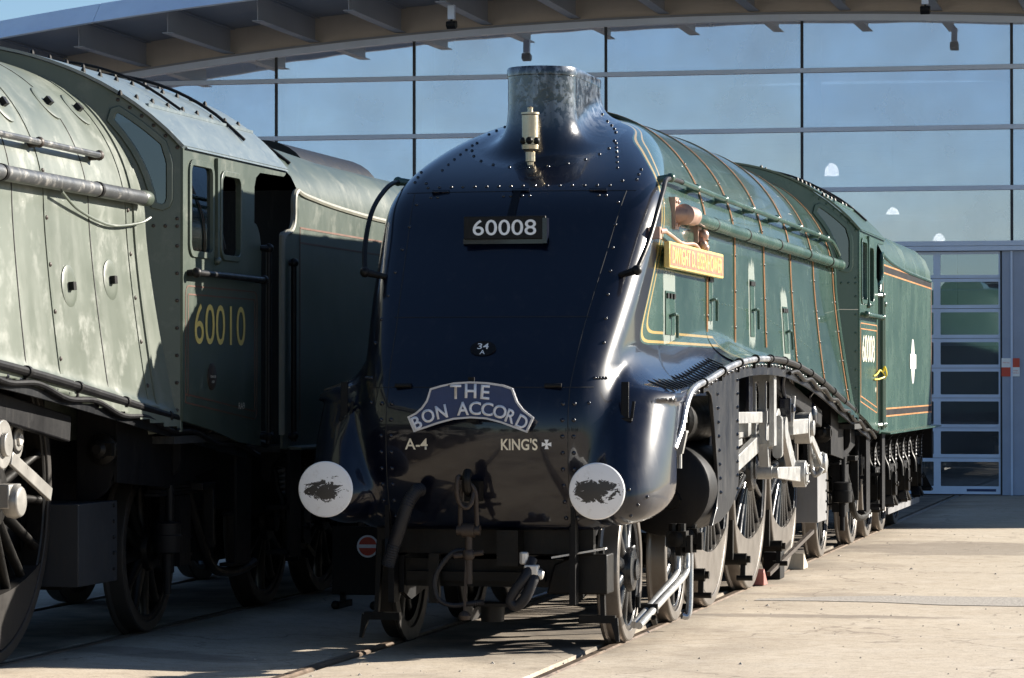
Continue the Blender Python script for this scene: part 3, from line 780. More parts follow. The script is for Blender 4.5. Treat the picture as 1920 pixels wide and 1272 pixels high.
    P(MB().tube(pc, .018, 8, 5), 'cable_conduit', 'oily' if clean else 'frame')
    for y in np.linspace(.6, 11.8, 14):
        z = float(BOARD(y))-.005; mb = MB().lathe([(-.018, .03), (-.016, .036), (.016, .036), (.018, .03)], (1.222, y, z), (0, 1, -.05), 12).box(1.19, 1.225, y-.012, y+.012, z-.07, z); P(mb, 'pipe_clip', 'plateblack')
    # frames, buffer beam, stretchers
    for s in (1, -1):
        out = [(-.95, .62), (-.2, .72), (.3, 1.0), (2.6, 1.02), (3.2, .62), (8.6, .62), (9.4, .66), (12.3, .75), (12.4, 1.2), (9.5, 1.35), (3, 1.6), (-.95, 1.45)]
        P(MB().plate(out, [], lambda u, v, d: (s*(.60+d), u, v), 0, .03), 'main_frame', 'frame')
    P(MB().box(-.6, .6, .45, .6, .8, 1.5).box(-.6, .6, 2.6, 2.75, .7, 1.6).box(-.6, .6, 4.6, 4.7, .6, 1.6).box(-.6, .6, 6.8, 6.95, .6, 1.6).box(-.6, .6, 11.6, 12.4, .7, 1.2).box(-.55, .55, 2.4, 9.6, 1.5, 1.7), 'frame_stretcher', 'frame')
    P(MB().box(-.56, .56, 9.9, 12.2, .34, 1.1), 'rear_light_block', 'oily')  # added solid box that stops light passing under the rear of the engine
    # ashpan, grey box
    P(MB().plate([(.55, .42), (1.005, .42), (1.005, .93), (.55, .93)], [], lambda u, v, d: (u, d, v), 7.72+1.25, 9.70), 'ashpan_side', 'greybox' if clean else 'shadebox', bevel=.006)
    P(MB().box(-.95, .54, 8.95, 10.0, .45, .95), 'ashpan', 'frame')
    mb = MB().rivets([(1.005, 9.62, z) for z in (.5, .6, .7, .8, .9)], (1, 0, 0), .014, .014); P(mb, 'ashpan_bolts', 'frame')["kind"] = "stuff"
    # wheels
    for s in (1, -1):
        for y in (0, 1.905): wheel(root, y, .4826, 'bogie', s, 10, s > 0, not clean or s < 0)  # left bogie wheels take the dark copy, shade put into the colour
        for y in (3.581, 5.791, 8.001): wheel(root, y, 1.016, 'driver', s, 20, s > 0, not clean)
        wheel(root, 10.897, .559, 'trailing', s, 12, s > 0, not clean)
    for y, r in ((0, .4826), (1.905, .4826), (3.581, 1.016), (5.791, 1.016), (8.001, 1.016), (10.897, .559)):
        P(MB().cyl((-.7, y, r), (.7, y, r), .085, n=16), 'axle', 'oily')
    # bogie
    for s in (1, -1):
        P(MB().plate([(-.75, .36), (-.55, .30), (.4, .42), (1.5, .42), (2.5, .34), (2.5, .6), (1.6, .66), (.3, .66), (-.75, .60)], [], lambda u, v, d: (s*(.55+d), u, v), 0, .035), 'bogie_frame', 'frame')
        g = MB().bar((s*.74, -.62, .66), (s*.76, -.66, .18), .05, .03, (1, 0, 0)); g.bar((s*.60, -.66, .195), (s*.84, -.66, .195), .05, .05); g.bar((s*.83, -.66, .20), (s*.86, -.68, .05), .045, .05, (1, 0, 0), .03, .02)
        P(g, 'guard_iron', 'oily')
    P(MB().box(-.52, .52, .7, 1.2, .38, .75), 'bogie_stretcher', 'oily'); P(MB().box(-.56, .56, -.72, -.66, .40, .58), 'bogie_stretcher', 'oily')
    for s in (1, -1):
        for y, r in ((3.581, 1.0), (5.791, 1.0), (8.001, 1.0)):
            bk = MB(); bk.bar((s*.75, y-1.08, .62), (s*.75, y-1.10, .30), .06, .16, (1, 0, 0)); bk.cyl((s*.68, y-1.02, .30), (s*.93, y-1.02, .30), .05, n=12); bk.cyl((s*.9, y-1.02, .30), (s*.96, y-1.02, .30), .03, n=6)
            bk.bar((s*.9, y-1.02, .30), (s*.9, y-1.04, .16), .03, .04, (1, 0, 0)); bk.cyl((s*.85, y-1.04, .15), (s*.98, y-1.04, .15), .022, n=10)
            P(bk, 'brake_hanger', 'oily')
    # cylinder inside the fairing
    for s in (1, -1):
        mb = MB().lathe([(-.02, .02), (0, .15), (.02, .29), (.05, .325), (.10, .335), (1.25, .335), (1.28, .30), (1.28, .02)], (s*.862, 1.05, .985), (0, 1, 0), 40)
        C_ = P(mb, 'cylinder', 'frame')
        mb = MB().lathe([(-.03, .035), (-.03, .06), (.02, .07)], (s*.93, 1.03, .91), (0, 1, 0), 8); mb.build('cylinder_cock', 'oily', C_)
        mb = MB().lathe([(-.02, .02), (0, .14), (.03, .17), (1.5, .17), (1.52, .02)], (s*.93, .95, 1.47), (0, 1, 0), 28); P(mb, 'valve_chest', 'oily')
    mb = MB().box(1.05, 1.13, .30, .40, 1.40, 1.48); mb.cyl((1.07, .35, 1.46), (1.07, .35, 1.60), .03, n=10).cyl((1.12, .35, 1.46), (1.12, .35, 1.60), .03, n=10).box(1.03, 1.16, .30, .40, 1.585, 1.61)
    mb.box(1.03, 1.15, .30, .40, 1.39, 1.405).plate([(1.04, 1.39), (1.15, 1.39), (1.12, 1.25), (1.02, 1.20)], [], lambda u, v, d: (u, d, v), .31, .37); mb.cyl((1.06, .33, 1.28), (1.06, .33, 1.15), .016, n=8).cyl((1.10, .33, 1.28), (1.10, .33, 1.15), .016, n=8)
    P(mb, 'lubricator', 'whitesteel')
    if clean:
        for yy, xx in ((.72, 1.02), (1.15, 1.03)):
            mb = MB().box(xx-.07, xx+.07, yy-.06, yy+.06, .60, .71).lathe([(0, .03), (.01, .055), (.04, .055), (.05, .02)], (xx, yy-.08, .655), (0, 1, 0), 10).box(xx+.06, xx+.10, yy-.04, yy+.04, .56, .68).cyl((xx-.03, yy, .71), (xx-.03, yy, .76), .03, n=8).cyl((xx+.03, yy, .71), (xx+.03, yy, .76), .03, n=8).lathe([(0, .04), (.06, .04), (.065, .03)], (xx+.02, yy, .54), (0, 0, 1), 6)
            P(mb, 'drain_cock', 'oily')
        for a, e in ((( .72, 1.02), (.97, -.72)), ((.80, 1.07), (1.015, -.78)), ((1.15, 1.04), (1.03, .98))):
            yy, xx = a
            pts = [(xx, yy, .56), (xx+.005, yy-.02, .47), (xx+.0, yy-.12, .40), ((xx+e[0])/2, (yy+e[1])/2, .29), (e[0], e[1], .165)] if e[1] < .5 else [(xx, yy, .56), (xx, yy, .4), (xx-.005, yy-.03, .12), (xx-.05, yy-.06, .10)]
            P(MB().tube(pts, .024, 12, 6), 'drain_pipe', 'whitesteel' if e[1] < .5 else 'pipe')
        mb = MB().box(.93, 1.06, -.34, -.30, .215, .275).cyl((.95, -.45, .26), (.95, -.45, .33), .018, n=8).cyl((1.06, -.5, .2), (1.06, -.44, .16), .02, n=8); P(mb, 'pipe_clamp', 'oily')["kind"] = "stuff"
    # valve gear and rods
    motion(root, clean)
    cab(root, A)
    rear_under(root, clean)

def worn_mat(y, z, w, h):
    m, n, l, b = nt('chalky_worn_paint')
    co = coords(n, l); sp = n.new("ShaderNodeSeparateXYZ"); l.new(co, sp.inputs[0])
    ey = mth(n, l, 'ABSOLUTE', mth(n, l, 'SUBTRACT', sp.outputs[1], y)); ez = mth(n, l, 'ABSOLUTE', mth(n, l, 'SUBTRACT', sp.outputs[2], z+.03))
    fy = mapr(n, l, ey, w/2+.02, w/2+.085, 1, 0); fz = mapr(n, l, ez, h/2+.03, h/2+.16, 1, 0)
    inside = mth(n, l, 'MAXIMUM', mapr(n, l, ey, w/2-.03, w/2, 0, 1), mapr(n, l, ez, h/2-.06, h/2-.01, 0, 1))
    nz = noise(n, l, coords(n, l, (1, 2.5, 1)), 9, 7, .72)
    k = mth(n, l, 'MULTIPLY', mth(n, l, 'MULTIPLY', fy, fz), mth(n, l, 'MULTIPLY_ADD', inside, .75, .25))
    k = mapr(n, l, mth(n, l, 'ADD', k, mth(n, l, 'MULTIPLY', nz, 1.9)), 1.2, 1.6, 0, .5)
    b.inputs["Base Color"].default_value = rgb((.36, .41, .37)); b.inputs["Roughness"].default_value = .5
    t = n.new("ShaderNodeBsdfTransparent"); x = n.new("ShaderNodeMixShader"); l.new(k, x.inputs[0]); l.new(t.outputs[0], x.inputs[1]); l.new(b.outputs[0], x.inputs[2])
    l.new(x.outputs[0], n["Material Output"].inputs[0]); return m

def motion(root, clean):
    yc, zc_ = (6.42, .95) if clean else (5.55, .92); ys_ = 8.2 if clean else 7.53
    wm = 'whitesteel' if clean else 'rod'
    for s in (1, -1):
        z = 1.345
        mb = MB()
        for a, b in ((3.581, 5.791), (5.791, 8.001)): mb.bar((s*.90, a, z), (s*.90, b, z), .045, .115)
        for y in (3.581, 5.791, 8.001): mb.cyl((s*.86, y, z), (s*.965, y, z), .13, n=24); mb.cyl((s*.96, y, z), (s*.985, y, z), .07, n=16)
        cr = mb.build('coupling_rod', wm, root, bevel=.006)
        for y in (3.581, 5.791, 8.001):
            MB().lathe([(0, .085), (.012, .085), (.014, .072), (0, .07)], (s*.965, y, z), (s, 0, 0), 24, closed=True).build('bush', 'oily', cr)
            MB().cyl((s*.985, y, z), (s*1.0, y, z), .038, n=6).cyl((s*.90, y, z+.12), (s*.90, y, z+.17), .022, n=10).build('oil_cup', 'steel', cr)
        for y in (4.1, 5.2, 6.4, 7.4): MB().bar((s*.9235, y, z-.03), (s*.9235, y+.35, z-.03), .003, .05).build('fluting', 'rod', cr)
        mb = MB().bar((s*1.0, 5.79, z), (s*1.0, 2.75, 1.0), .05, .15, (0, 0, 1), .05, .11)
        mb.cyl((s*.955, 5.79, z), (s*1.06, 5.79, z), .17, n=28); mb.cyl((s*.96, 2.75, 1.0), (s*1.05, 2.75, 1.0), .10, n=20)
        cn = mb.build('connecting_rod', wm, root, bevel=.006)
        MB().lathe([(0, .115), (.012, .115), (.014, .10), (0, .098)], (s*1.06, 5.79, z), (s, 0, 0), 28, closed=True).cyl((s*1.06, 5.79, z), (s*1.075, 5.79, z), .05, n=6).build('big_end_bush', 'oily', cn)
        MB().cyl((s*1.0, 5.79, z+.16), (s*1.0, 5.79, z+.21), .024, n=10).build('oil_cup', 'steel', cn)
        mb = MB().box(s*.96-.09, s*.96+.09, 2.45, 2.95, .86, 1.14).bar((s*.96, 1.4, 1.0), (s*.96, 2.5, 1.0), .09, .09).box(s*.96-.06, s*.96+.06, 1.5, 3.4, 1.19, 1.26)
        mb.build('crosshead', wm, root, bevel=.006)
        # expansion link: slotted frame with a foot
        fr = MB().plate(rrect(.955, 1.135, 1.21, 1.80, .02), [rrect(.985, 1.015, 1.26, 1.74, .012), rrect(1.07, 1.10, 1.26, 1.74, .012)], lambda u, v, d: (s*u, d, v), 4.86, 4.95)
        fr.box(s*1.04-.035, s*1.04+.035, 4.83, 4.98, 1.40, 1.50).bar((s*1.045, 4.88, 1.24), (s*1.06, 4.92, .98), .085, .05, (0, 1, 0), .07, .05); fr.cyl((s*1.00, 4.92, 1.0), (s*1.12, 4.92, 1.0), .055, n=16)
        fr.box(s*1.13-.02, s*1.13+.02, 4.80, 4.95, 1.22, 1.88)
        fr.build('expansion_link', wm, root, bevel=.004)
        # motion bracket: black plate between valance and link
        br = MB().plate([(.66, 1.05), (.80, 1.18), (.93, 1.42), (1.02, 1.50), (1.03, 1.86), (.90, 1.87), (.66, 1.7)], [], lambda u, v, d: (s*u, d, v), 4.30, 4.36); br.box(s*1.02-.012, s*1.02+.012, 4.18, 4.40, 1.47, 1.86)
        br.build('motion_bracket', 'black', root)
        rr = MB().bar((s*1.02, 1.8, 1.47), (s*1.04, 4.9, 1.45), .05, .09); rr.bar((s*.93, 2.3, 1.14), (s*.97, 3.9, 1.27), .10, .05); rr.bar((s*1.0, 2.0, .95), (s*1.02, 2.2, 1.47), .05, .06)
        rr.build('radius_rod', wm, root, bevel=.005)
        rc = MB().bar((s*1.09, 5.79, z), (s*1.10, yc, zc_), .05, .15); rc.cyl((s*1.05, 5.79, z), (s*1.125, 5.79, z), .10, n=20); rc.plate(rrect(1.035, 1.115, 1.10, 1.46, .038), [], lambda u, v, d: (s*u, d, v), 5.56, 5.64); rc.cyl((s*1.075, 5.545, 1.33), (s*1.075, 5.565, 1.33), .026, n=12)
        rc.build('return_crank', wm, root, bevel=.006)
        er = MB().bar((s*1.125, 4.92, 1.0), (s*1.155, yc-.12, zc_), .035, .085, (0, 0, 1), .045, .13)
        er.cyl((s*1.10, yc, zc_), (s*1.21, yc, zc_), .115, n=26); er.cyl((s*1.205, yc, zc_), (s*1.222, yc, zc_), .095, n=24)
        for k in range(6): a = k*math.pi/3; er.cyl((s*1.215, yc+.08*math.cos(a), zc_+.08*math.sin(a)), (s*1.235, yc+.08*math.cos(a), zc_+.08*math.sin(a)), .012, n=6)
        er.cyl((s*1.05, 4.92, 1.0), (s*1.17, 4.92, 1.0), .045, n=14)
        er.build('eccentric_rod', wm, root, bevel=.004)
        lv = MB().box(s*1.09-.05, s*1.09+.05, 5.95, 6.15, 1.40, 1.60).tube([(s*1.08, 6.0, 1.6), (s*1.07, 5.95, 1.72), (s*1.10, 5.9, 1.84)], .02, 8); lv.box(s*1.14-.03, s*1.14+.02, 5.98, 6.12, 1.48, 1.55)
        lv.build('mechanical_lubricator', 'black', root, bevel=.01)
        lb = MB().bar((s*1.13, 6.05, 1.36), (s*1.15, 6.05, 1.62), .035, .05, (0, 1, 0)); lb.bar((s*1.10, 6.2, 1.35), (s*1.10, 7.3, 1.35), .06, .13); lb.cyl((s*1.0, 7.35, 1.33), (s*1.14, 7.35, 1.33), .14, n=24); lb.cyl((s*1.14, 7.35, 1.33), (s*1.17, 7.35, 1.33), .07, n=18); lb.bar((s*1.12, 7.5, 1.25), (s*1.14, 8.1, 1.02), .025, .08)
        lb.build('driving_bearing', wm, root, bevel=.005)
        MB().bar((s*1.02, 5.6, 1.78), (s*1.06, 8.6, 1.40), .06, .16).build('reversing_shaft', 'frame', root, bevel=.01)
        # speedometer drive: round box, ribbed hose, elbow
        if clean: MB().lathe([(0, .03), (.02, .06), (.06, .075), (.16, .075), (.20, .05), (.24, .03)], (s*1.05, 7.95, 1.33), (0, 0, 1), 20).tube([(s*1.05, 7.95, 1.55), (s*1.06, 7.95, 1.62), (s*1.10, 7.9, 1.66)], .018, 8).build('mud_trap', 'black', root)
        if clean: MB().tube([(s*1.055, 7.95, 1.34), (s*1.06, 7.95, 1.15), (s*1.065, 7.97, .98), (s*1.09, 8.0, .90), (s*1.13, 8.02, .915), (s*1.16, 8.02, .96)], .024, 10, 14, ribs=.06).build('ribbed_hose', 'whitesteel', root)
        MB().lathe([(0, .05), (.01, .09), (.06, .10), (.10, .085), (.11, .03)], (s*1.08, ys_, 1.00), (1 if s > 0 else -1, 0, 0), 22).box(s*1.09-.05, s*1.09+.05, ys_-.1, ys_+.1, .96, 1.10).build('speed_recorder_drive', wm, root, bevel=.008)

def rear_under(root, clean):
    for s in (1, -1):
        # big curved black plate (hind frame) with round cover
        P = [(.80, 1.62), (1.06, 1.58), (1.06, 1.18), (1.05, 1.10), (1.02, 1.03), (.97, .97), (.90, .93), (.80, .91)]
        MB().plate(P, [], lambda u, v, d: (s*u, d, v), 9.5, 9.56).build('hind_frame', 'frame', root, bevel=.006)
        MB().plate([(9.5, 1.6), (11.6, 1.30), (11.6, 1.1), (10.6, .98), (9.5, 1.05)], [], lambda u, v, d: (s*(1.05+d), u, v), 0, .02).build('hind_frame_side', 'frame', root)
        MB().plate([(1.07, 1.42), (1.135, 1.38), (1.135, 1.16), (1.11, 1.09), (1.07, 1.06)], [], lambda u, v, d: (s*u, d, v), 10.6, 10.65).build('step_plate', 'frame', root, bevel=.01)
        MB().lathe([(0, .10), (.03, .10), (.05, .06), (.10, .055), (.12, .03)], (s*.99, 9.46, 1.26), (0, -1, 0), 18).box(s*1.02-.06, s*1.02+.06, 9.36, 9.46, 1.22, 1.30).build('pipe_union', 'oily', root)
        MB().cyl((s*1.06, 10.6, 1.0), (s*1.06, 10.6, .42), .03, n=12).lathe([(0, .05), (.01, .095), (.10, .10), (.12, .10), (.125, .09), (.20, .09), (.21, .05)], (s*1.06, 10.55, .55), (0, 0, 1), 20).cyl((s*1.06, 10.55, .56), (s*1.06, 10.55, .42), .035, n=12).cyl((s*1.06, 10.55, .42), (s*1.06, 10.55, .28), .025, n=10).build('injector', 'frame', root)
        MB().box(s*1.09-.04, s*1.09+.04, 11.35, 11.4, .55, .98).box(s*1.03-.1, s*1.03+.1, 11.1, 11.4, .95, 1.0).build('injector_bracket', 'oily', root, bevel=.006)
        # cab steps
        st = MB().box(s*1.16-.012, s*1.16+.012, 11.75, 12.1, .42, 1.2).box(s*1.16-.10, s*1.16, 11.7, 12.1, .40, .425).box(s*1.16-.10, s*1.16, 11.75, 12.1, .75, .775)
        st.build('cab_step', 'frame', root, bevel=.004)
        MB().tube([(s*.98, 11.2, .98), (s*1.05, 11.3, .62), (s*1.08, 11.5, .40), (s*1.12, 11.9, .36), (s*1.13, 12.3, .40)], .035, 10, 5).build('injector_pipe', 'oily', root)
        # leaf spring of the trailing axle
        sp = MB()
        for k in range(7): sp.box(s*1.0-.05, s*1.0+.05, 10.9-.5+.05*k, 10.9+.5-.05*k, .93+k*.022, .948+k*.022)
        sp.box(s*1.0-.07, s*1.0+.07, 10.78, 11.02, .45, .92)
        sp.build('trailing_spring', 'frame', root)
        ld = MB()
        for z in (.5, .62, .74, .86): ld.box(s*.85-.16, s*.85+.16, 11.2, 11.25, z, z+.02)
        ld.build('footstep_rungs', 'frame', root)

# ------------------------------------------------------------------ cab
def cab(root, A):
    cl = A['flat']; clean = A['clean']
    R = 1.60; zc = 3.83-R
    arc = lambda x: zc+math.sqrt(max(R*R-x*x, 0))
    HX = 1.265; Y0, Y1 = 10.24, 12.03
    for s in (1, -1):
        out = [(Y0, 3.215), (Y0, float(BOARD(Y0))-.02), (10.9, 1.36), (11.5, 1.27), (Y1, 1.235), (Y1, 2.58)]
        for i in range(7): a = math.radians(i*15); out.append((Y1-.17+.17*math.cos(a) if False else Y1-.17*(1-math.cos(a)), 2.58+.22*math.sin(a)))
        out += [(11.86, 3.05), (11.90, 3.12), (12.0, 3.16), (12.6, 3.17), (12.65, 3.19), (12.65, 3.215)]
        w1 = rrect(10.37, 10.87, 2.53, 3.13, .07); w2 = rrect(11.06, 11.52, 2.53, 3.10, .08)
        S = MB().plate(out, [w1, w2], lambda u, v, d: (s*(HX-.02+d), u, v), 0, .02).build('cab_side', cl, root)
        for w, glazed in ((w1, True), (w2, False)):
            fm = MB().plate(inset(w, -.022), [inset(w, .018)], lambda u, v, d: (s*(HX-.028+d), u, v), 0, .042).build('window_frame', cl, S, bevel=.005)
            if glazed: MB().plate(inset(w, .01), [], lambda u, v, d: (s*(HX-.012+d), u, v), 0, .004).build('window_pane', 'cabglass', fm)
        MB().box(s*(HX+.012)-.012, s*(HX+.012)+.012, 10.93, 10.975, 2.50, 3.19).ball((s*(HX+.012), 10.95, 2.50), .03).build('window_runner', cl, S)
        # side handrail, number, lining
        hr = MB(); z = 2.40; hr.cyl((s*(HX+.06), Y0+.08, z), (s*(HX+.06), Y1-.12, z), .022, n=12)
        for y in (Y0+.10, Y1-.14): hr.cyl((s*HX, y, z), (s*(HX+.06), y, z), .02, .026, 10); hr.ball((s*(HX+.06), y, z), .035)
        hr.build('handrail', 'plateblack' if not clean else 'greenflat', S)
        vr = MB().cyl((s*(HX+.035), Y1+.07, 1.25), (s*(HX+.035), Y1+.07, 2.66), .021, n=12)
        for zz in (1.30, 2.63): vr.cyl((s*(HX-.01), Y1-.02, zz), (s*(HX+.035), Y1+.07, zz), .02, .026, 8); vr.ball((s*(HX+.035), Y1+.07, zz), .036)
        vr.build('grab_rail', 'plateblack' if not clean else 'greenflat', S)
        m1 = rrect(Y0+.05, Y1-.10, 1.42, 2.32, .07, 5) if True else None
        m1 = [(y, max(v, float(BOARD(y))+.10)) for y, v in m1]
        wl_ = .010
        for k, q in enumerate((0, .055)):
            o_ = inset(m1, q); MB().plate(o_, [inset(o_, wl_)], lambda u, v, d: (s*(HX+d), u, v), -.001, .0025).build('lining', 'orange' if clean else A['dulllining'], S)
        num = A['num']
        if s > 0: lettering(num, 1.15, .27, 'cream' if clean else 'yellownum', S, (HX, 11.06, 2.07), (0, 1, 0), (0, 0, 1), .003, 'number', .0)
        else: lettering(num, 1.15, .27, 'cream' if clean else 'yellownum', S, (-HX, 11.06, 2.07), (0, -1, 0), (0, 0, 1), .003, 'number', .0)
        if not clean and s > 0:
            pl = MB().lathe([(0, .09), (.008, .09), (.012, .082), (.012, .01)], (HX, 10.86, 1.72), (1, 0, 0), 28).build('works_plate', 'rust', S)
            lettering('DONCASTER', .12, .016, 'cream', pl, (HX+.0125, 10.86, 1.72), (0, 1, 0), (0, 0, 1), .002)
            lettering('1937', .06, .016, 'cream', pl, (HX+.0125, 10.86, 1.685), (0, 1, 0), (0, 0, 1), .002)
            lettering('RA9', .14, .045, 'cream', S, (HX, 11.55, 1.52), (0, 1, 0), (0, 0, 1), .003)
        elif clean and s > 0:
            lettering('RA9', .10, .05, 'cream', S, (HX, 11.75, 1.66), (0, 1, 0), (0, 0, 1), .003)
            tp = MB().tube([(HX+.01, 11.5, 1.80), (HX+.02, 11.72, 1.82), (HX+.03, 11.95, 1.86), (HX+.06, 12.1, 1.80), (HX+.02, 11.9, 1.77), (HX+.015, 11.5, 1.765)], .008, 6, 4).tube([(HX+.05, 12.07, 1.85), (HX+.07, 12.0, 1.90), (HX+.08, 12.1, 1.82), (HX+.05, 12.15, 1.77)], .008, 6, 4)
            tag(tp.build('marker_tape', 'yellowtape', None, loc=root.location), 'yellow tape tied around the vertical grab rail at the clean cab doorway', 'tape')
        # slanted front with spectacle window
        a, b = Vector((.0, 9.346)), Vector((HX-.012, Y0+.004)); Ld = (b-a).length
        nrm = Vector((-(b-a).y, (b-a).x)).normalized()  # points forward-left; flip below
        def fp(u, v, d): p = a+(b-a)*(u/Ld); return (s*p.x, p.y-d, v)
        xs = lambda u: a.x+(b.x-a.x)*u/Ld
        out = [(0, 1.25), (Ld, 1.36)]+[(u, arc(xs(u))-.005) for u in np.linspace(Ld, 0, 10)]
        # window follows the boiler curve on its inner side
        def case_u(z):
            w = float(wid(9.9)); c = float(zsp(9.9)); x = w if z < c else math.sqrt(max(w*w-(z-c)**2, 0)); return (x-a.x)/(b.x-a.x)*Ld
        win = [(case_u(z)+.075, z) for z in np.linspace(2.84, 3.38, 7)]+[(case_u(3.38)+.09, 3.43), (case_u(3.38)+.12, 3.44)]
        uR = Ld-.085
        win += [(u, arc(xs(u))-.105) for u in np.linspace(case_u(3.38)+.17, uR-.04, 6)]+[(uR-.01, arc(xs(uR))-.16), (uR, arc(xs(uR))-.20), (uR, 2.88), (uR-.012, 2.845), (uR-.04, 2.83)]
        F = MB().plate(out, [win], fp, -.03, 0).build('cab_front', cl, root)
        fm = MB().plate(inset(win, -.03), [inset(win, .012)], fp, -.035, .016).build('window_frame', cl, F, bevel=.004)
        MB().plate(inset(win, .008), [], fp, -.006, .002).build('window_pane', 'cabglass', fm)
        bl = MB()
        for z in np.linspace(1.5, 2.75, 8): bl.rivets([fp(Ld-.03, z, 0)], (0, -1, 0), .013, .012)
        for u in np.linspace(Ld*.72, Ld-.03, 6): bl.rivets([fp(u, 2.70, 0), fp(u, arc(xs(u))-.04, 0)], (0, -1, 0), .013, .012)
        bl.build('bolts', 'rust' if not clean else 'greenflat', F)["kind"] = "stuff"
        if clean: MB().plate([(Ld*.8, 2.44), (Ld, 2.44), (Ld, 2.446), (Ld*.8, 2.446)], [], fp, 0, .003).build('panel_joint', 'cream', F)
    # roof: bent sheet with a vee front edge, ribs and bolts
    n = 28; xs_ = [HX*(-1+2*i/n) for i in range(n+1)]
    ed = lambda x: 9.34+.70*(abs(x)/HX)*(1.265/HX)+.19*(abs(x)/HX)
    vs = []; fs = []
    for t in (0, .018):
        for x in xs_:
            for y in (ed(x)-.01, 12.66): vs.append((x*(1+t*.6), y, arc(x)+t))
    k = 2*(n+1)
    for i in range(n):
        fs += [(2*i, 2*i+1, 2*i+3, 2*i+2), (k+2*i, k+2*i+2, k+2*i+3, k+2*i+1), (2*i, 2*i+2, k+2*i+2, k+2*i), (2*i+1, k+2*i+1, k+2*i+3, 2*i+3)]
    fs += [(0, k, k+1, 1), (2*n, 2*n+1, k+2*n+1, k+2*n)]
    RF = MB().add(vs, fs).build('cab_roof', A['roof'], root)
    for s in (1, -1):
        g = MB()
        vs = []; fs = []
        for i in range(9):
            x = 1.0+.285*i/8
            for y in (10.28, 12.66): vs.append((s*x, y, arc(min(x, 1.3))+.026)); 
        for i in range(8): fs.append((2*i, 2*i+1, 2*i+3, 2*i+2))
        g.add(vs, fs).build('roof_edge_sheet', A['roof'], RF)
        MB().bar((s*1.01, 10.26, arc(1.01)+.028), (s*1.01, 12.64, arc(1.01)+.028), .025, .02).build('roof_rib', A['roof'], RF)
    bt = MB(); random.seed(3)
    for y in np.linspace(9.9, 12.5, 9):
        for x in (.35, .7, .95): bt.rivets([(x, y, arc(x)+.018), (-x, y, arc(x)+.018)], (0, 0, 1), .018, .03)
    bt.build('roof_bolts', 'plateblack', RF)["kind"] = "stuff"
    hp = [(x, 12.0+.0*x, arc(x)+.05) for x in np.linspace(-1.15, 1.15, 12)]
    MB().tube(hp, .012, 8, 3).tube([(x, 11.0, arc(x)+.05) for x in np.linspace(-1.0, 1.0, 10)], .010, 8, 3).build('roof_conduit', 'plateblack', RF)
    # backhead and floor so that the cab is not hollow
    MB().box(-1.12, 1.12, 10.36, 10.44, 1.3, 3.3).box(-1.22, 1.22, 10.2, 12.5, 1.28, 1.33).box(.55, 1.0, 11.3, 11.7, 1.33, 2.35).cyl((0, 10.3, 2.6), (0, 10.5, 2.6), .3, n=16).build('cab_interior', 'dark', root)
    MB().tube([(.62, 11.55, 2.55), (.70, 11.5, 2.78), (.9, 11.45, 2.82), (1.1, 11.45, 2.76), (1.14, 11.5, 2.6)], .03, 8).build('seat_back', 'rubber', root)
    # black beading where the casing meets the cab front
    hoop(MB(), 9.83, 9.87, float(BOARD(9.85))+.02, .012).build('beading', A['case'], root)

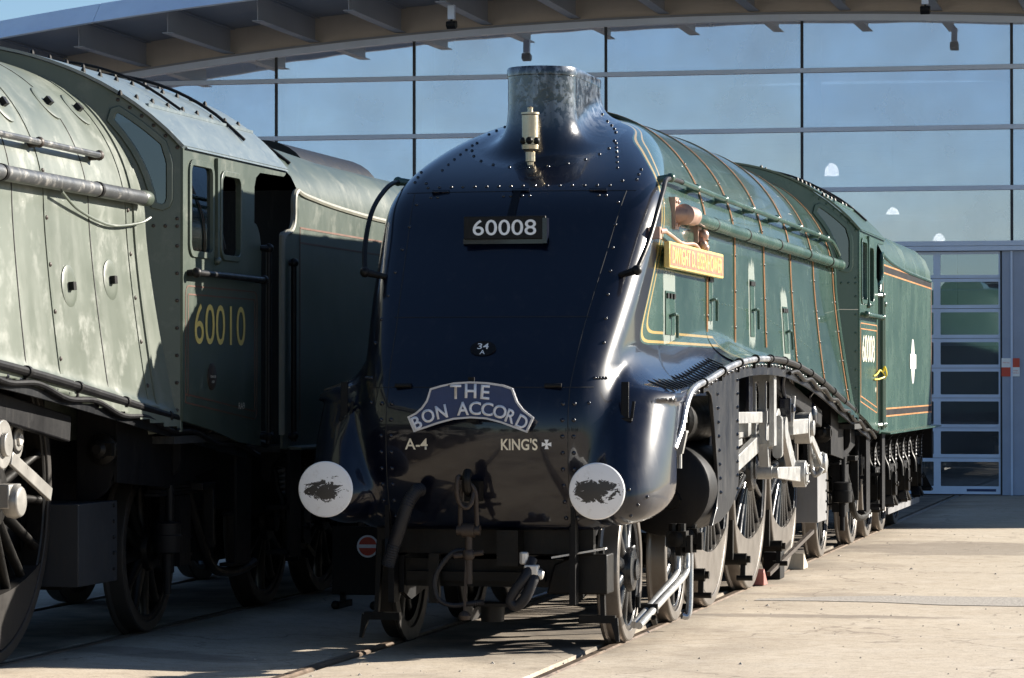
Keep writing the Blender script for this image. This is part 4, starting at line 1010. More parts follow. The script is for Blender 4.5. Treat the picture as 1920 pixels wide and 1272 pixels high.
# ------------------------------------------------------------------ nose dressings of the clean engine
def nose_details(root):
    P = lambda mb, name, mat, **k: mb.build(name, mat, root, **k)
    # seams
    for pts in ([(-.74, 1.70), (.74, 1.70)], [(-.80, 3.035), (.80, 3.035)], [(-.66, 2.16), (.66, 2.16)],
                [(-.60, .85), (-.60, 1.70), (-.63, 2.1), (-.70, 2.7), (-.74, 3.035)], [(.60, .85), (.60, 1.70), (.63, 2.1), (.70, 2.7), (.74, 3.035)]):
        P(MB().tube(front_line(pts, .0), .0032, 5, 1), 'panel_joint', 'seam')
    rv = MB()
    def row(pts, r=.013, h=.011):
        for x, z in pts:
            y = front_y(x, z); rv.rivets([(x, y, z)], surf_n((x, y, z)), r, h)
    row([(s*x, z) for s in (-1, 1) for x in (.565, .635) for z in np.arange(.86, 1.66, .105)], .016, .012)
    row([(x, 3.075) for x in np.arange(-.66, .70, .085)])
    row([(s*x, 3.0) for s in (-1, 1) for x in (.04, .09, .56, .61)])
    row([(s*(.70+.1*k*.11), 2.95-.16*k*1.0) for s in (-1, 1) for k in range(-1, 7)], .014)
    row([(s*.78, 3.12+.04*k) for s in (-1, 1) for k in range(3)])
    row([(s*(.74+.015*k), 1.76) for s in (-1, 1) for k in range(0, 5)], .012)
    row([(s*x, z) for s in (-1, 1) for x, z in ((1.05, .95), (1.10, 1.0), (1.0, .88), (1.0, 1.05), (.72, 1.60))], .013)
    for s in (1, -1):     # rivets round the chimney flange and over the shoulder
        for k in range(16):
            a = math.radians(-90+k*16); x = .50*math.cos(a); y = 1.08+.50*math.sin(a) if math.sin(a) < 0 else 1.08+.9*math.sin(a)
            z = top_z(s*x, y); rv.rivets([(s*x, y, z)], surf_n((s*x, y, z)), .013, .011)
        for k in range(6):
            y = .62+.1*k; x = .62-.02*k; z = top_z(s*x, y); rv.rivets([(s*x, y, z)], surf_n((s*x, y, z)), .012, .01)
    rv.build('rivet_row', 'black', root, smooth=60)["kind"] = "stuff"
    # door hinges
    for x in (-.55, .02, .55):
        y = front_y(x, 3.04); MB().cyl((x-.06, y-.012, 3.042), (x+.06, y-.012, 3.042), .014, n=10).build('hinge', 'black', root)
        y = front_y(x*.9, 1.70); MB().cyl((x*.9-.055, y-.012, 1.712), (x*.9+.055, y-.012, 1.712), .014, n=10).build('hinge', 'plateblack', root)
    # number plate on its bracket with the top lamp iron
    yp = front_y(0, 2.66)-.035
    n = P(MB().box(-.28, .28, yp, yp+.03, 2.69, 2.845), 'smokebox_numberplate', 'plateblack', bevel=.005)
    lettering('60008', .435, .105, 'white', n, (0, yp, 2.768), (1, 0, 0), (0, 0, 1), .002, 'number', .006)
    MB().box(-.29, .29, yp+.03, yp+.07, 2.66, 2.695).box(.26, .29, yp-.005, yp+.07, 2.66, 2.83).build('plate_ledge', 'black', n)
    P(MB().bar((0, front_y(0, 2.84)-.012, 2.84), (0, front_y(0, 3.04)-.012, 3.04), .055, .012, (0, -1, 1)), 'lamp_iron', 'frame')
    # shed plate
    ys = front_y(0, 1.95)-.012; zs = 1.95; up = Vector((0, .55, .83)).normalized(); nn = Vector((1, 0, 0)).cross(up)
    pts = [(.085*math.cos(2*math.pi*i/32), .058*math.sin(2*math.pi*i/32)) for i in range(32)]
    sh = P(MB().plate(pts, [], lambda u, v, d: tuple(Vector((0, ys, zs))+Vector((1, 0, 0))*u+up*v+nn*d), -.03, .004), 'shed_plate', 'plateblack')
    lettering('34', .075, .045, 'white', sh, tuple(Vector((0, ys, zs))+up*.016+nn*.004), (1, 0, 0), up, .002, 'number', .006)
    lettering('A', .034, .032, 'white', sh, tuple(Vector((0, ys, zs))-up*.030+nn*.004), (1, 0, 0), up, .002, 'number', .006)
    # painted shop marks
    def painted(txt, x, z, w, h, off=.012):
        me = lettering(txt, w, h, 'cream', None, (0, 0, 0), (1, 0, 0), (0, 0, 1), 0, 'l', off, True)
        for v in me.vertices:
            px, pz = v.co.x+x, v.co.z+z; v.co = (px, front_y(px, pz)-.0035, pz)
        link('painted_letters', me, root)
    painted('A-4', -.39, 1.335, .155, .072); painted("KING'S", .29, 1.335, .235, .076, .02)
    def cross(x, z, r):
        pts = []
        for k in range(4):
            a = k*math.pi/2
            for da, q in ((-.42, 1.), (.42, 1.), (.785, .22)): pts.append((x+r*q*math.cos(a+da), z+r*q*math.sin(a+da)))
        MB().plate(pts, [], lambda u, v, d: (u, front_y(u, v)-.004+d, v), 0, .003).build('painted_cross', 'white', root)
    cross(.465, 1.335, .033)
    # whistle
    yw = .70; zw = top_z(0, .62)-.1; zb = 3.23
    w = P(MB().lathe([(0, .012), (.0, .022), (.05, .024), (.055, .034), (.12, .034), (.125, .02), (.16, .022)], (0, yw-.05, zb-.02), (0, 0, 1), 10), 'whistle', 'brass')
    MB().lathe([(.0, .03), (.02, .058), (.05, .06), (.055, .05), (.065, .05), (.07, .056), (.255, .058), (.262, .064), (.275, .064), (.28, .02), (.295, .018), (.31, .02), (.32, .005)], (0, yw-.05, zb+.10), (0, 0, 1), 26).build('whistle_bell', 'brass', w)
    MB().tube([(0, yw-.05, zb-.02), (0, yw-.03, zb-.06), (0, yw, zb-.10)], .035, 10).build('whistle_base', 'plateblack', w)
    ah = MB()
    for a in (-40, 20, -100): 
        r = math.radians(a-90+45); c = Vector((.0525*math.cos(r), .0525*math.sin(r))); ah.ball((c.x, yw-.05+c.y, zb+.178), .026, 10, 6)
    ah.build('whistle_mouth', 'plateblack', w)
    # buffers
    for s in (1, -1):
        x = s*.876
        b = link('buffer', MB().lathe([(.30, .10), (.05, .10), (.045, .075)], (0, 0, 0), (0, 1, 0), 28).mesh('plateblack'), root, (x, -1.50, 1.053))
        MB().lathe([(.02, .02), (.022, .08), (.02, .165), (.012, .176), (-.004, .178), (-.012, .172), (-.022, .12), (-.028, .05), (-.03, .004)], (0, 0, 0), (0, 1, 0), 56).build('buffer_head', 'buffer', b)
    for s in (1, -1):   # lamp irons on the fairings
        x = s*.935 if s > 0 else -.93; z0, z1 = 1.50, 1.735; y = front_y(x, 1.56)-.03
        MB().bar((x, y, z0), (x, y+.015, z1), .05, .014, (0, 1, 0)).box(x-.03, x+.05, y-.02, y+.08, z0-.02, z0+.004).bar((x+.045, y-.01, z0), (x+.06, y-.005, z0+.11), .012, .02, (1, 0, 0)).build('lamp_iron', 'frame', root, bevel=.004)
    # drawhook and screw coupling
    hk = MB().tube([(0, -.95, 1.03), (0, -1.2, 1.03), (0, -1.30, 1.05), (0, -1.33, 1.12), (0, -1.28, 1.16)], .03, 10); hk.box(-.05, .05, -1.18, -1.05, .97, 1.10)
    K = P(hk, 'drawhook', 'oily')
    c = MB()
    c.tube([(-.035, -1.29, 1.12), (-.05, -1.35, 1.13), (-.055, -1.36, 1.03), (-.04, -1.33, .96), (0, -1.32, .935), (.03, -1.31, .97), (.035, -1.28, 1.04)], .014, 10)
    c.tube([(-.055, -1.26, .80), (-.052, -1.27, .94), (-.045, -1.28, 1.04), (0, -1.29, 1.09), (.045, -1.28, 1.04), (.052, -1.27, .94), (.055, -1.26, .80)], .015, 10)
    for s in (-1, 1): c.cyl((s*.04, -1.26, .79), (s*.075, -1.26, .79), .032, n=12)
    c.cyl((-.04, -1.26, .79), (.04, -1.26, .79), .045, n=16).cyl((0, -1.26, .76), (0, -1.26, .45), .024, n=12).ball((0, -1.26, .635), .042, 12, 8).cyl((-.095, -1.26, .625), (.095, -1.26, .65), .018, n=10)
    c.bar((-.012, -1.27, .62), (-.02, -1.29, .27), .014, .014, (1, 0, 0)).lathe([(-.03, .01), (-.025, .035), (0, .042), (.02, .03), (.03, .01)], (-.02, -1.29, .25), (0, 0, 1), 14)
    c.build('screw_coupling', 'rust', K)
    # brake and steam hoses
    P(MB().tube([(-.36, -1.10, 1.04), (-.37, -1.17, 1.03), (-.41, -1.22, .95), (-.46, -1.23, .80), (-.51, -1.22, .66), (-.545, -1.20, .56)], .044, 14, 16, ribs=.035), 'vacuum_hose', 'rubber')
    P(MB().tube([(-.56, -1.16, .72), (-.555, -1.18, .64), (-.545, -1.20, .56)], .035, 10), 'hose_stand', 'oily')
    P(MB().tube([(-.02, -1.2, .66), (-.12, -1.22, .64), (-.22, -1.24, .50), (-.21, -1.24, .36), (-.12, -1.22, .31), (.02, -1.2, .325), (.08, -1.18, .33)], .017, 10, 14, ribs=.08), 'flexible_conduit', 'rubber')
    P(MB().tube([(.38, -1.1, .60), (.355, -1.18, .50), (.285, -1.20, .40), (.26, -1.2, .34), (.30, -1.2, .31), (.36, -1.2, .37), (.40, -1.17, .47), (.42, -1.1, .53)], .034, 12, 6), 'steam_heat_hose', 'rubber')
    P(MB().box(.34, .43, -1.18, -1.10, .50, .57).cyl((.39, -1.14, .52), (.46, -1.14, .50), .03, n=10).cyl((.33, -1.12, .57), (.33, -1.12, .65), .03, n=10), 'hose_coupling', 'steel', bevel=.01)
    # things below the nose
    P(MB().box(-.72, .72, -.80, -.72, .62, .86), 'buffer_beam_stiffener', 'oily')
    P(MB().box(-.52, .40, -.80, -.74, .44, .50).box(-.10, .22, -1.02, -.80, .29, .31).lathe([(0, .075), (.10, .08), (.11, .08)], (.08, -.92, .19), (0, 0, 1), 18).box(.12, .26, -.98, -.80, .55, .78).box(-.35, -.28, -.9, -.85, .3, .62), 'brake_bracket', 'oily')
    P(MB().plate([(.40, .36), (.80, .36), (.80, .62), (.62, .62), (.45, .55)], [], lambda u, v, d: (u, d, v), -.75, -.50), 'sand_box', 'oily', bevel=.01)
    P(MB().bar((.45, -.80, .60), (.80, -.78, .66), .10, .012, (0, 0, 1)), 'bent_plate', 'steel')
    for s in (1, -1):
        P(MB().box(s*.60-.02, s*.60+.02, -.9, -.78, .30, .80), 'guard_bracket', 'frame')
# ------------------------------------------------------------------ tender
def build_tender(root, A):
    """root sits at the loco's own origin frame; the tender runs from y 12.8 to 19.35"""
    clean = A['clean']; cl = A['flat']; HX = 1.20
    P = lambda mb, name, mat, **k: mb.build(name, mat, root, **k)
    YF, YR = 13.20, 19.35
    prof_r = [(1.2, 2.98), (1.19, 3.10), (1.13, 3.25), (1.02, 3.36), (.83, 3.43), (.55, 3.46), (0, 3.47)]
    prof_f = [(1.2, 3.03), (1.19, 3.11), (1.14, 3.21), (1.02, 3.34), (.80, 3.48), (.50, 3.59), (0, 3.65)]
    # body shell: sides, rounded shoulders, top, back
    ys = [13.22, 13.6, 14.2, 15, 15.8, 16.6, 17.4, 18.2, 19.0, 19.24, 19.31, 19.345]
    sc = {19.24: .995, 19.31: .98, 19.345: .95}
    rings = []
    for y in ys:
        t = float(sstep(13.4, 15.2, y)); k = sc.get(y, 1.0)
        half = [(1.2*k, 1.20), (1.2*k, 1.8), (1.2*k, 2.4)]+[((a[0]*(1-t)+b[0]*t)*k, (a[1]*(1-t)+b[1]*t)-(1-k)*.6) for a, b in zip(prof_f, prof_r)]
        rings.append([(x, y, z) for x, z in half]+[(-x, y, z) for x, z in reversed(half[:-1])])
    n = len(rings[0]); vs = [p for r in rings for p in r]; fs = []
    for i in range(len(rings)-1):
        for j in range(n-1): fs.append((i*n+j, i*n+j+1, (i+1)*n+j+1, (i+1)*n+j))
    fs.append(tuple(range((len(rings)-1)*n, len(rings)*n)))
    B = MB().add(vs, fs).build('tender_body', cl, root, smooth=50)
    P(MB().box(-1.1, 1.1, 13.9, 14.0, 1.2, 3.15).box(-1.15, 1.15, 12.9, 19.2, 1.17, 1.215), 'bulkhead', 'dark')
    # side sheets at the front with the swept opening
    for s in (1, -1):
        S_ = [(12.80, 1.20), (13.26, 1.20), (13.26, 3.06)]
        sw = [(13.26, 3.09), (13.20, 3.10), (13.13, 3.07), (13.11, 3.0), (13.11, 2.92), (13.08, 2.84), (13.0, 2.79), (12.9, 2.775), (12.83, 2.73), (12.80, 2.64)]
        sh = MB().plate(S_+sw[1:], [], lambda u, v, d: (s*(HX-.02+d), u, v), 0, .0195).build('front_side_sheet', cl, root)
        MB().tube([(s*(HX-.005), y, z) for y, z in [(19.1, 2.99), (16.0, 3.0), (14.4, 3.03), (13.5, 3.07)]+sw+[(12.80, 1.3)]], .024, 8, 4).build('beading', cl if clean else 'oldbead', sh)
        vr = MB().cyl((s*(HX+.03), 12.99, 1.25), (s*(HX+.03), 12.99, 2.58), .021, n=12)
        for zz in (1.29, 2.56): vr.cyl((s*(HX-.02), 12.96, zz), (s*(HX+.03), 12.99, zz), .02, .026, 8); vr.ball((s*(HX+.03), 12.99, zz), .036)
        vr.build('grab_rail', 'plateblack' if not clean else 'greenflat', root)
        # lining panel
        if clean:
            for z0, z1 in ((2.985, 2.90), (1.375, 1.455)):
                for z in (z0, z1): MB().box(s*HX-.002, s*HX+.003, 13.18, 19.2, z-.008, z+.008).build('lining', 'orange', root)
                MB().box(s*HX-.002, s*HX+.002, 13.18, 19.2, min(z0, z1)+.009, max(z0, z1)-.009).build('lining_field', 'plateblack', root)
            for y in (13.19, 19.21): MB().box(s*HX-.002, s*HX+.003, y-.009, y+.009, 1.36, 3.0).build('lining', 'copper', root)
        else:
            for z in (2.83, 2.72): MB().box(s*HX-.002, s*HX+.003, 13.25, 19.2, z-.007, z+.007).build('lining', A['dulllining'], root)
            MB().box(s*HX-.002, s*HX+.003, 13.25, 13.262, 1.4, 2.83).build('lining', A['dulllining'], root)
        # bottom flange and curved brackets
        P(MB().plate([(1.16, 1.19), (1.20, 1.215), (1.30, 1.205), (1.30, 1.19)], [], lambda u, v, d: (s*u, d, v), 12.95, 19.5), 'bottom_flange', cl)
        for k in range(7):
            y = 13.0+k*1.02
            P(MB().plate([(1.0, .95), (1.04, .95), (1.06, 1.08), (1.12, 1.15), (1.22, 1.19), (.9, 1.19)], [], lambda u, v, d: (s*u, d, v), y, y+.03), 'bracket', 'frame')
        out = [(12.75, .72), (19.4, .72), (19.45, 1.18), (12.75, 1.18)]
        P(MB().plate(out, [rrect(y-.42, y+.42, .5+.26, .98, .08) for y in (14.5, 16.1, 17.7)], lambda u, v, d: (s*(.95+d), u, v), 0, .03), 'outside_frame', 'frame')
    # wheels, axleboxes, springs
    AX = (13.68, 15.28, 16.88, 18.557)
    for y in AX:
        P(MB().cyl((-.9, y, .635), (.9, y, .635), .08, n=14), 'axle', 'oily')
        for s in (1, -1):
            wheel(root, y, .635, 'tender', s, 12, s > 0, not clean)
            mb = MB().plate([(.43, .40), (.58, .34), (.70, .34)], [], lambda u, v, d: (0, 0, 0), 0, 0) if False else MB()
            mb.plate(rrect(y-.13, y+.13, .42, .80, .05), [], lambda u, v, d: (s*(.98+d), u, v), 0, .12)
            mb.plate(rrect(y-.10, y+.10, .47, .74, .05), [], lambda u, v, d: (s*(1.10+d), u, v), 0, .04)
            mb.cyl((s*1.13, y, .60), (s*1.165, y, .60), .028, n=10); mb.box(s*1.14-.012, s*1.14+.012, y-.14, y+.14, .59, .61)
            mb.bar((s*1.06, y-.12, .46), (s*1.09, y-.25, .36), .10, .04).bar((s*1.06, y+.12, .46), (s*1.09, y+.25, .36), .10, .04)
            X = mb.build('axlebox', 'oily', root, bevel=.008)
            for q in (-.36, .36):
                yy = y+q; c = MB()
                c.tube([(s*(1.06+.038*math.cos(t)), yy+.038*math.sin(t), .83+.021*t/(2*math.pi)*2.0) for t in np.linspace(0, 2*math.pi*6, 60)], .014, 6, 1)
                c.build('coil_spring', 'greybox', X)
            h = MB()
            for q in (-.36, .36): h.plate([(1.0, 1.10), (1.12, 1.10), (1.10, 1.02), (1.10, .84), (1.085, .84), (1.085, 1.05), (1.0, 1.06)], [], lambda u, v, d: (s*u, d, v), y+q-.05, y+q+.05); h.box(s*1.06-.05, s*1.06+.05, y+q-.06, y+q+.06, .76, .83); h.tube([(s*.97, y+q-.14, 1.12), (s*1.03, y+q-.14, 1.02), (s*1.05, y+q-.14, .9), (s*1.09, y+q-.14, .80), (s*1.10, y+q-.14, .66)], .022, 8, 4)
            h.box(s*1.06-.045, s*1.06+.045, y-.42, y+.42, .80, .825)
            h.build('spring_hanger', 'frame', X)
    for s in (1, -1):
        P(MB().bar((s*1.06, 15.0, .30), (s*1.06, 18.9, .30), .03, .07), 'keep_bar', 'greybox')
        P(MB().box(s*1.13-.1, s*1.13+.08, 12.95, 13.25, .42, .45).box(s*1.2-.012, s*1.2+.012, 12.95, 13.25, .40, 1.2).box(s*1.13-.1, s*1.13+.08, 12.95, 13.25, .75, .78), 'tender_step', 'frame')
        P(MB().box(s*1.05-.14, s*1.05+.16, 19.0, 19.3, .40, .43).plate([(1.0, .43), (1.2, .43), (1.1, .62), (1.0, .62)], [], lambda u, v, d: (s*u, d, v), 19.28, 19.3), 'rear_step', 'frame')
        P(MB().lathe([(0, .10), (.35, .09), (.36, .07), (.62, .07), (.63, .16), (.68, .165), (.69, .02)], (s*.876, 19.3, 1.05), (0, 1, 0), 24), 'buffer', 'plateblack')
    P(MB().box(-1.2, 1.2, 19.28, 19.42, .80, 1.17), 'rear_beam', 'frame')
    P(MB().box(1.12, 1.19, 19.42, 19.5, .92, 1.06), 'tail_lamp', 'redlamp')
    P(MB().box(-.85, .85, 12.9, 19.3, .75, 1.17), 'tender_frame', 'frame')
    P(MB().box(-.58, .58, 13.1, 19.1, .36, .74), 'tender_light_block', 'oily')  # added filler under the tender, blocks the view through to lit ground
    if clean:
        # lion-and-wheel crest reduced to its roundel and bar, as far as the photo shows it
        cy, cz = 16.65, 1.98
        c = MB().plate([(cy+.21*math.cos(2*math.pi*i/40), cz+.26*math.sin(2*math.pi*i/40)) for i in range(40)], [], lambda u, v, d: (1.2+d, u, v), -.001, .004); c.build('crest_roundel', 'bluepane', root)
        MB().plate(rrect(cy-.38, cy+.38, cz-.085, cz+.085, .02), [], lambda u, v, d: (1.2+d, u, v), .004, .007).build('crest_bar', 'bluepane', root)
    # coal plate arch and vent pipe
    MB().tube([(x, 13.5, .02+zc_at(x)) for x in np.linspace(-1.05, 1.05, 12)], .014, 8, 3).build('hood_beading', 'plateblack', root)
    ys2 = np.linspace(14.4, 18.6, 2)
    a = MB(); k = 14; pts = []
    for i in range(k+1):
        t = math.pi*i/k; pts.append((math.cos(t)*.42, 3.42+.30*math.sin(t)))
    vs = [(x, y, z) for y in (16.2, 18.6) for x, z in pts]
    fs = [(i, i+1, k+1+i+1, k+1+i) for i in range(k)]+[tuple(range(k+1)), tuple(range(2*k+1, k, -1))]
    P(a.add(vs, fs), 'tank_cover', 'plateblack' if not clean else cl)
def zc_at(x): 
    pr = [(0, 3.65), (.50, 3.59), (.80, 3.48), (1.02, 3.34), (1.14, 3.21), (1.2, 3.03)]
    return float(np.interp(abs(x), [p[0] for p in pr], [p[1] for p in pr]))
M['shadebox'] = paint('shaded_grey_box', (.022, .025, .03), .5, dirt=(.06, .05, .04), dirt_amt=.35, scale=4, spec=.2)  # grey ashpan box of the left engine with its shade put into the colour
M['oldbead'] = paint('worn_beading', (.20, .20, .165), .5, dirt=(.25, .12, .06), dirt_amt=.5, scale=8)
M['shadetyre'] = paint('shaded_tyre_steel', (.035, .032, .03), .5, metal=.3, dirt=(.05, .04, .03), dirt_amt=.5, scale=5, streak=False, spec=.2)  # tyre steel darkened to hold the shade under the engines
M['oldlining'] = paint('dull_orange_lining', (.12, .055, .035), .5, dirt_amt=.3, bumps=0)

# ------------------------------------------------------------------ ground, rails
def ground():
    T2 = -3.20; zt = .05
    prof = [(-160, .05)]
    def track(cx, z):
        out = []
        for s in (-1, 1):
            r0 = cx+s*.7525
            # going left to right across one rail: concrete edge, rail head (own object), flangeway on the inner side
            if s < 0: out += [(r0-.045, z-.006), (r0-.045, z-.10), (r0+.095, z-.10), (r0+.095, z-.006)]
            else: out += [(r0-.095, z-.006), (r0-.095, z-.10), (r0+.045, z-.10), (r0+.045, z-.006)]
        return out
    prof += track(T2, zt)+[(-2.2, zt-.006), (-1.3, -.006)]+track(0, 0)+[(160, -.006)]
    ys = [-160, -30, -10, 0, 10, 30, 60, 160]
    vs = [(x, y, z) for y in ys for x, z in prof]; n = len(prof); fs = []
    for i in range(len(ys)-1):
        for j in range(n-1): fs.append((i*n+j, i*n+j+1, (i+1)*n+j+1, (i+1)*n+j))
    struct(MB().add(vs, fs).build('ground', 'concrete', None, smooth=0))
    for cx, z in ((0, 0), (T2, zt)):
        for s in (-1, 1):
            x = cx+s*.7525
            struct(MB().plate([(x-.036, z-.11), (x+.036, z-.11), (x+.036, z-.012), (x+.024, z), (x-.024, z), (x-.036, z-.012)], [], lambda u, v, d: (u, d, v), -60, 29.2).build('rail', 'rail', None, smooth=0))
    # strip of exposed aggregate across the apron
    P = []
    for i in range(25): x = 1.05+i*.5; P.append((x, 4.32-.05*i+.10*math.sin(i*1.3)+.10*random.random()))
    for i in range(24, -1, -1): x = 1.05+i*.5; P.append((x, 4.50+.16*i+.18*math.sin(i*.9)+.16*random.random()))
    struct(MB().plate(P, [], lambda u, v, d: (u, v, d), -.004, -.0015).build('aggregate_strip', 'gravel', None, smooth=0))
ground()

# ------------------------------------------------------------------ museum building
def building():
    FY = 29.4
    b = thing('museum_building', 'glass fronted hall with arched overhanging roof behind the engines', 'building', (0, FY, 0))
    def Z(z): return z
    def P(mb, name, mat, par=b, **k): return mb.build(name, mat, par, **k)
    # local frame: y=0 is the glass line, -y towards the camera
    arch = lambda x: 7.405-((x+2.7)**2)/(2*(71 if x < -2.7 else 82))-.014*max(x-2.5, 0)**2  # unseen right end dips, shaped to shorten the roof's shadow on the ground
    mull = [-16.7, -13.4, -10.22, -7.92, -4.79, -1.67, 1.58, 4.85, 8.1, 11.3, 14.5]
    trans = [3.89, 4.75, 5.69, 6.62]
    # panes
    for i in range(len(mull)-1):
        x0, x1 = mull[i]+.018, mull[i+1]-.018
        for j, z0 in enumerate(trans):
            lo = z0+.035; 
            if j < 3:
                hi = [trans[j+1]-.035]*2
                top = [(x1, min(hi[0], arch(x1)-.02)), (x0, min(hi[0], arch(x0)-.02))]
            else: top = [(x, arch(x)+.03) for x in np.linspace(x1, x0, 6)]
            if min(p[1] for p in top) < lo+.05:
                if max(p[1] for p in top) < lo+.05: continue
                top = [(x, max(z, lo+.02)) for x, z in top]
            tl = (random.random()-.5)*.016; tl2 = (random.random()-.5)*.014
            mid = ((x0+x1)/2, lo)
            pn = MB().plate([(x0, lo), (x1, lo)]+top, [], lambda u, v, d: (u, d+(v-mid[1])*tl+(u-mid[0])*tl2, v), 0, .012)
            P(pn, 'glass_pane', 'glass', smooth=0)
    for x in mull: P(MB().box(x-.022, x+.022, -.02, .06, 3.86, arch(x)+.02), 'mullion', 'mullion')
    for z in trans[1:]:
        xs = [x for x in np.linspace(-17, 15, 200) if arch(x) > z+.02]
        P(MB().box(min(xs), max(xs), -.07, .05, z-.035, z+.035), 'transom', 'bframe', bevel=.004)
    # pale inner posts seen through the glass
    for x in mull[2:8]:
        P(MB().box(x+.05, x+.25, .30, .42, 3.9, 7.2), 'inner_post', 'bframe')
    P(MB().box(-17, 15, .9, 1.0, 4.30, 4.40), 'inner_rail', 'bframe')
    # door header
    P(MB().box(-17, 15, -.16, .05, 3.85, 3.925), 'header', 'bframe', bevel=.004)
    P(MB().box(-17, 15, -.14, .05, 3.775, 3.8475), 'header', 'bframe', bevel=.004)
    # arched band over the glass and soffit wall
    xs = np.linspace(-20, 15, 60)
    P(MB().plate([(x, arch(x)) for x in xs]+[(x, arch(x)+.10) for x in reversed(xs)], [], lambda u, v, d: (u, d, v), -.10, .05), 'arched_band', 'bframe')
    P(MB().plate([(x, arch(x)+.10) for x in xs]+[(x, arch(x)+.14) for x in reversed(xs)], [], lambda u, v, d: (u, d, v), -.06, .05), 'arched_band', 'brafter')
    P(MB().plate([(x, arch(x)+.142) for x in xs]+[(x, arch(x)+.60) for x in reversed(xs)], [], lambda u, v, d: (u, d, v), -.02, .05), 'soffit_wall', 'bcream')
    # roof sheet and front fascia
    P(MB().plate([(x, arch(x)+.56) for x in xs]+[(x, arch(x)+.66) for x in reversed(xs)], [], lambda u, v, d: (u, d, v), -3.66, 16.5), 'roof_sheet', 'brafter')
    xf = np.linspace(-20, 15, 14)
    for i in range(len(xf)-1):
        q = np.linspace(xf[i]+.004, xf[i+1]-.004, 6)
        P(MB().plate([(x, arch(x)+.38) for x in q]+[(x, arch(x)+.70) for x in reversed(q)], [], lambda u, v, d: (u, d+1.1*(v-arch(u)-.38), v), -4.05, -3.90), 'fascia_panel', 'broof')
    # cantilevered rafters: web and flanges
    for i in range(24):
        x = -18.15+i*1.43
        zb = arch(x)+.16
        mb = MB().box(x-.008, x+.008, -3.25, .04, zb+.012, zb+.40).box(x-.085, x+.085, -3.25, .04, zb, zb+.014).box(x-.085, x+.085, -3.6, .04, zb+.385, zb+.40)
        P(mb, 'rafter', 'brafter')
    # sectional door
    dx0, dx1 = -2.60, 1.405
    D = P(MB().box(dx0-.06, dx0, -.06, .05, 0, 3.77).box(dx1-.004, dx1+.02, -.02, .06, 0, 3.77), 'door_frame', 'mullion')
    rows = [(3.404, 3.726), (2.941, 3.297), (2.479, 2.826), (2.016, 2.363), (1.554, 1.909), (1.092, 1.447), (.63, .985), (.135, .514)]
    cols = [(dx0+.04, -1.62), (-1.52, -.66), (-.56, .372), (.479, 1.373)]
    edges = [3.77, 3.352, 2.884, 2.421, 1.963, 1.50, 1.038, .572, .01]
    for k, (z0, z1) in enumerate(rows):
        hi, lo = edges[k]-.004, edges[k+1]+.004
        s = MB().plate([(dx0, lo), (dx1-.005, lo), (dx1-.005, hi), (dx0, hi)], [rrect(c0, c1, z0, z1, .012, 2) for c0, c1 in cols], lambda u, v, d: (u, d, v), 0, .05).build('door_section', 'bframe', b, smooth=0)
        for c0, c1 in cols: MB().box(c0-.01, c1+.01, .020, .028, z0-.01, z1+.01).build('door_pane', 'doorglass', s, smooth=0)
    m = MB().box(.88, 1.33, -.004, .0, .055, .095).build('maker_plate', 'boardblue', b)
    # cladding right and left of the door
    for x0, x1 in ((1.43, 1.572), (1.58, 1.80), (1.81, 3.2), (3.21, 4.6), (4.61, 6.0), (6.01, 7.4), (7.41, 8.8), (8.81, 11), (11.01, 15)):
        P(MB().box(x0, x1, -.05, .06, 0, 3.77), 'cladding_panel', 'bpanel', bevel=.004)
    P(MB().box(1.562, 1.592, -.075, -.045, .0, 3.77), 'trim_strip', 'bframe')
    for x0, x1 in ((-4.0, -2.67), (-5.4, -4.01), (-6.8, -5.41), (-8.2, -6.81), (-10.6, -8.21), (-13, -10.61), (-17, -13.01)):
        P(MB().box(x0, x1, -.05, .06, 0, 3.77), 'cladding_panel', 'bpanel', bevel=.004)
    # hall behind the glass
    P(MB().box(-20, 15, 16.4, 16.6, 0, 7.9).box(-20.1, -20, 0, 16.5, 0, 7.6).box(15, 15.1, 0, 16.5, 0, 7.6), 'hall_wall', 'binside', smooth=0)
    for i in range(8):
        P(MB().box(-18, 14, 1.8+i*2, 1.95+i*2, 5.9, 6.1), 'hall_beam', 'brafter')
    P(MB().box(-18, 14, 8, 8.3, 2.4, 3.0).box(-18, 14, 10, 12, .9, 1.0), 'hall_gallery', 'bframe')
building()
# ------------------------------------------------------------------ the two engines and tenders
GREEN = dict(clean=True, case='green', flat='greenflat', rail='greenflat', knob='greenflat', ejector='greenflat', roof='greenflat', num='60008', dulllining='orange')
OLD = dict(clean=False, case='oldgreen', flat='oldflat', rail='oldpipe', knob='rust', ejector='oldpipe', roof='oldroof', num='60010', dulllining='oldlining')
E1 = thing('steam_locomotive', 'green streamlined steam engine with glossy black wedge nose, white buffers and headboard', 'locomotive', (0, 0, 0))
build_loco(E1, GREEN)
T1 = thing('locomotive_tender', 'clean green tender with orange lining and pale crest behind the glossy engine', 'tender', (0, 0, 0))
build_tender(T1, GREEN)
DX, DY, DZ = -3.20, -11.4, .05
E2 = thing('steam_locomotive', 'weathered dull green engine with faded casing and yellow cab number 60010', 'locomotive', (DX, DY, DZ))
build_loco(E2, OLD)
T2 = thing('locomotive_tender', 'faded dull green tender half in shadow behind the weathered cab', 'tender', (DX, DY, DZ))
build_tender(T2, OLD)

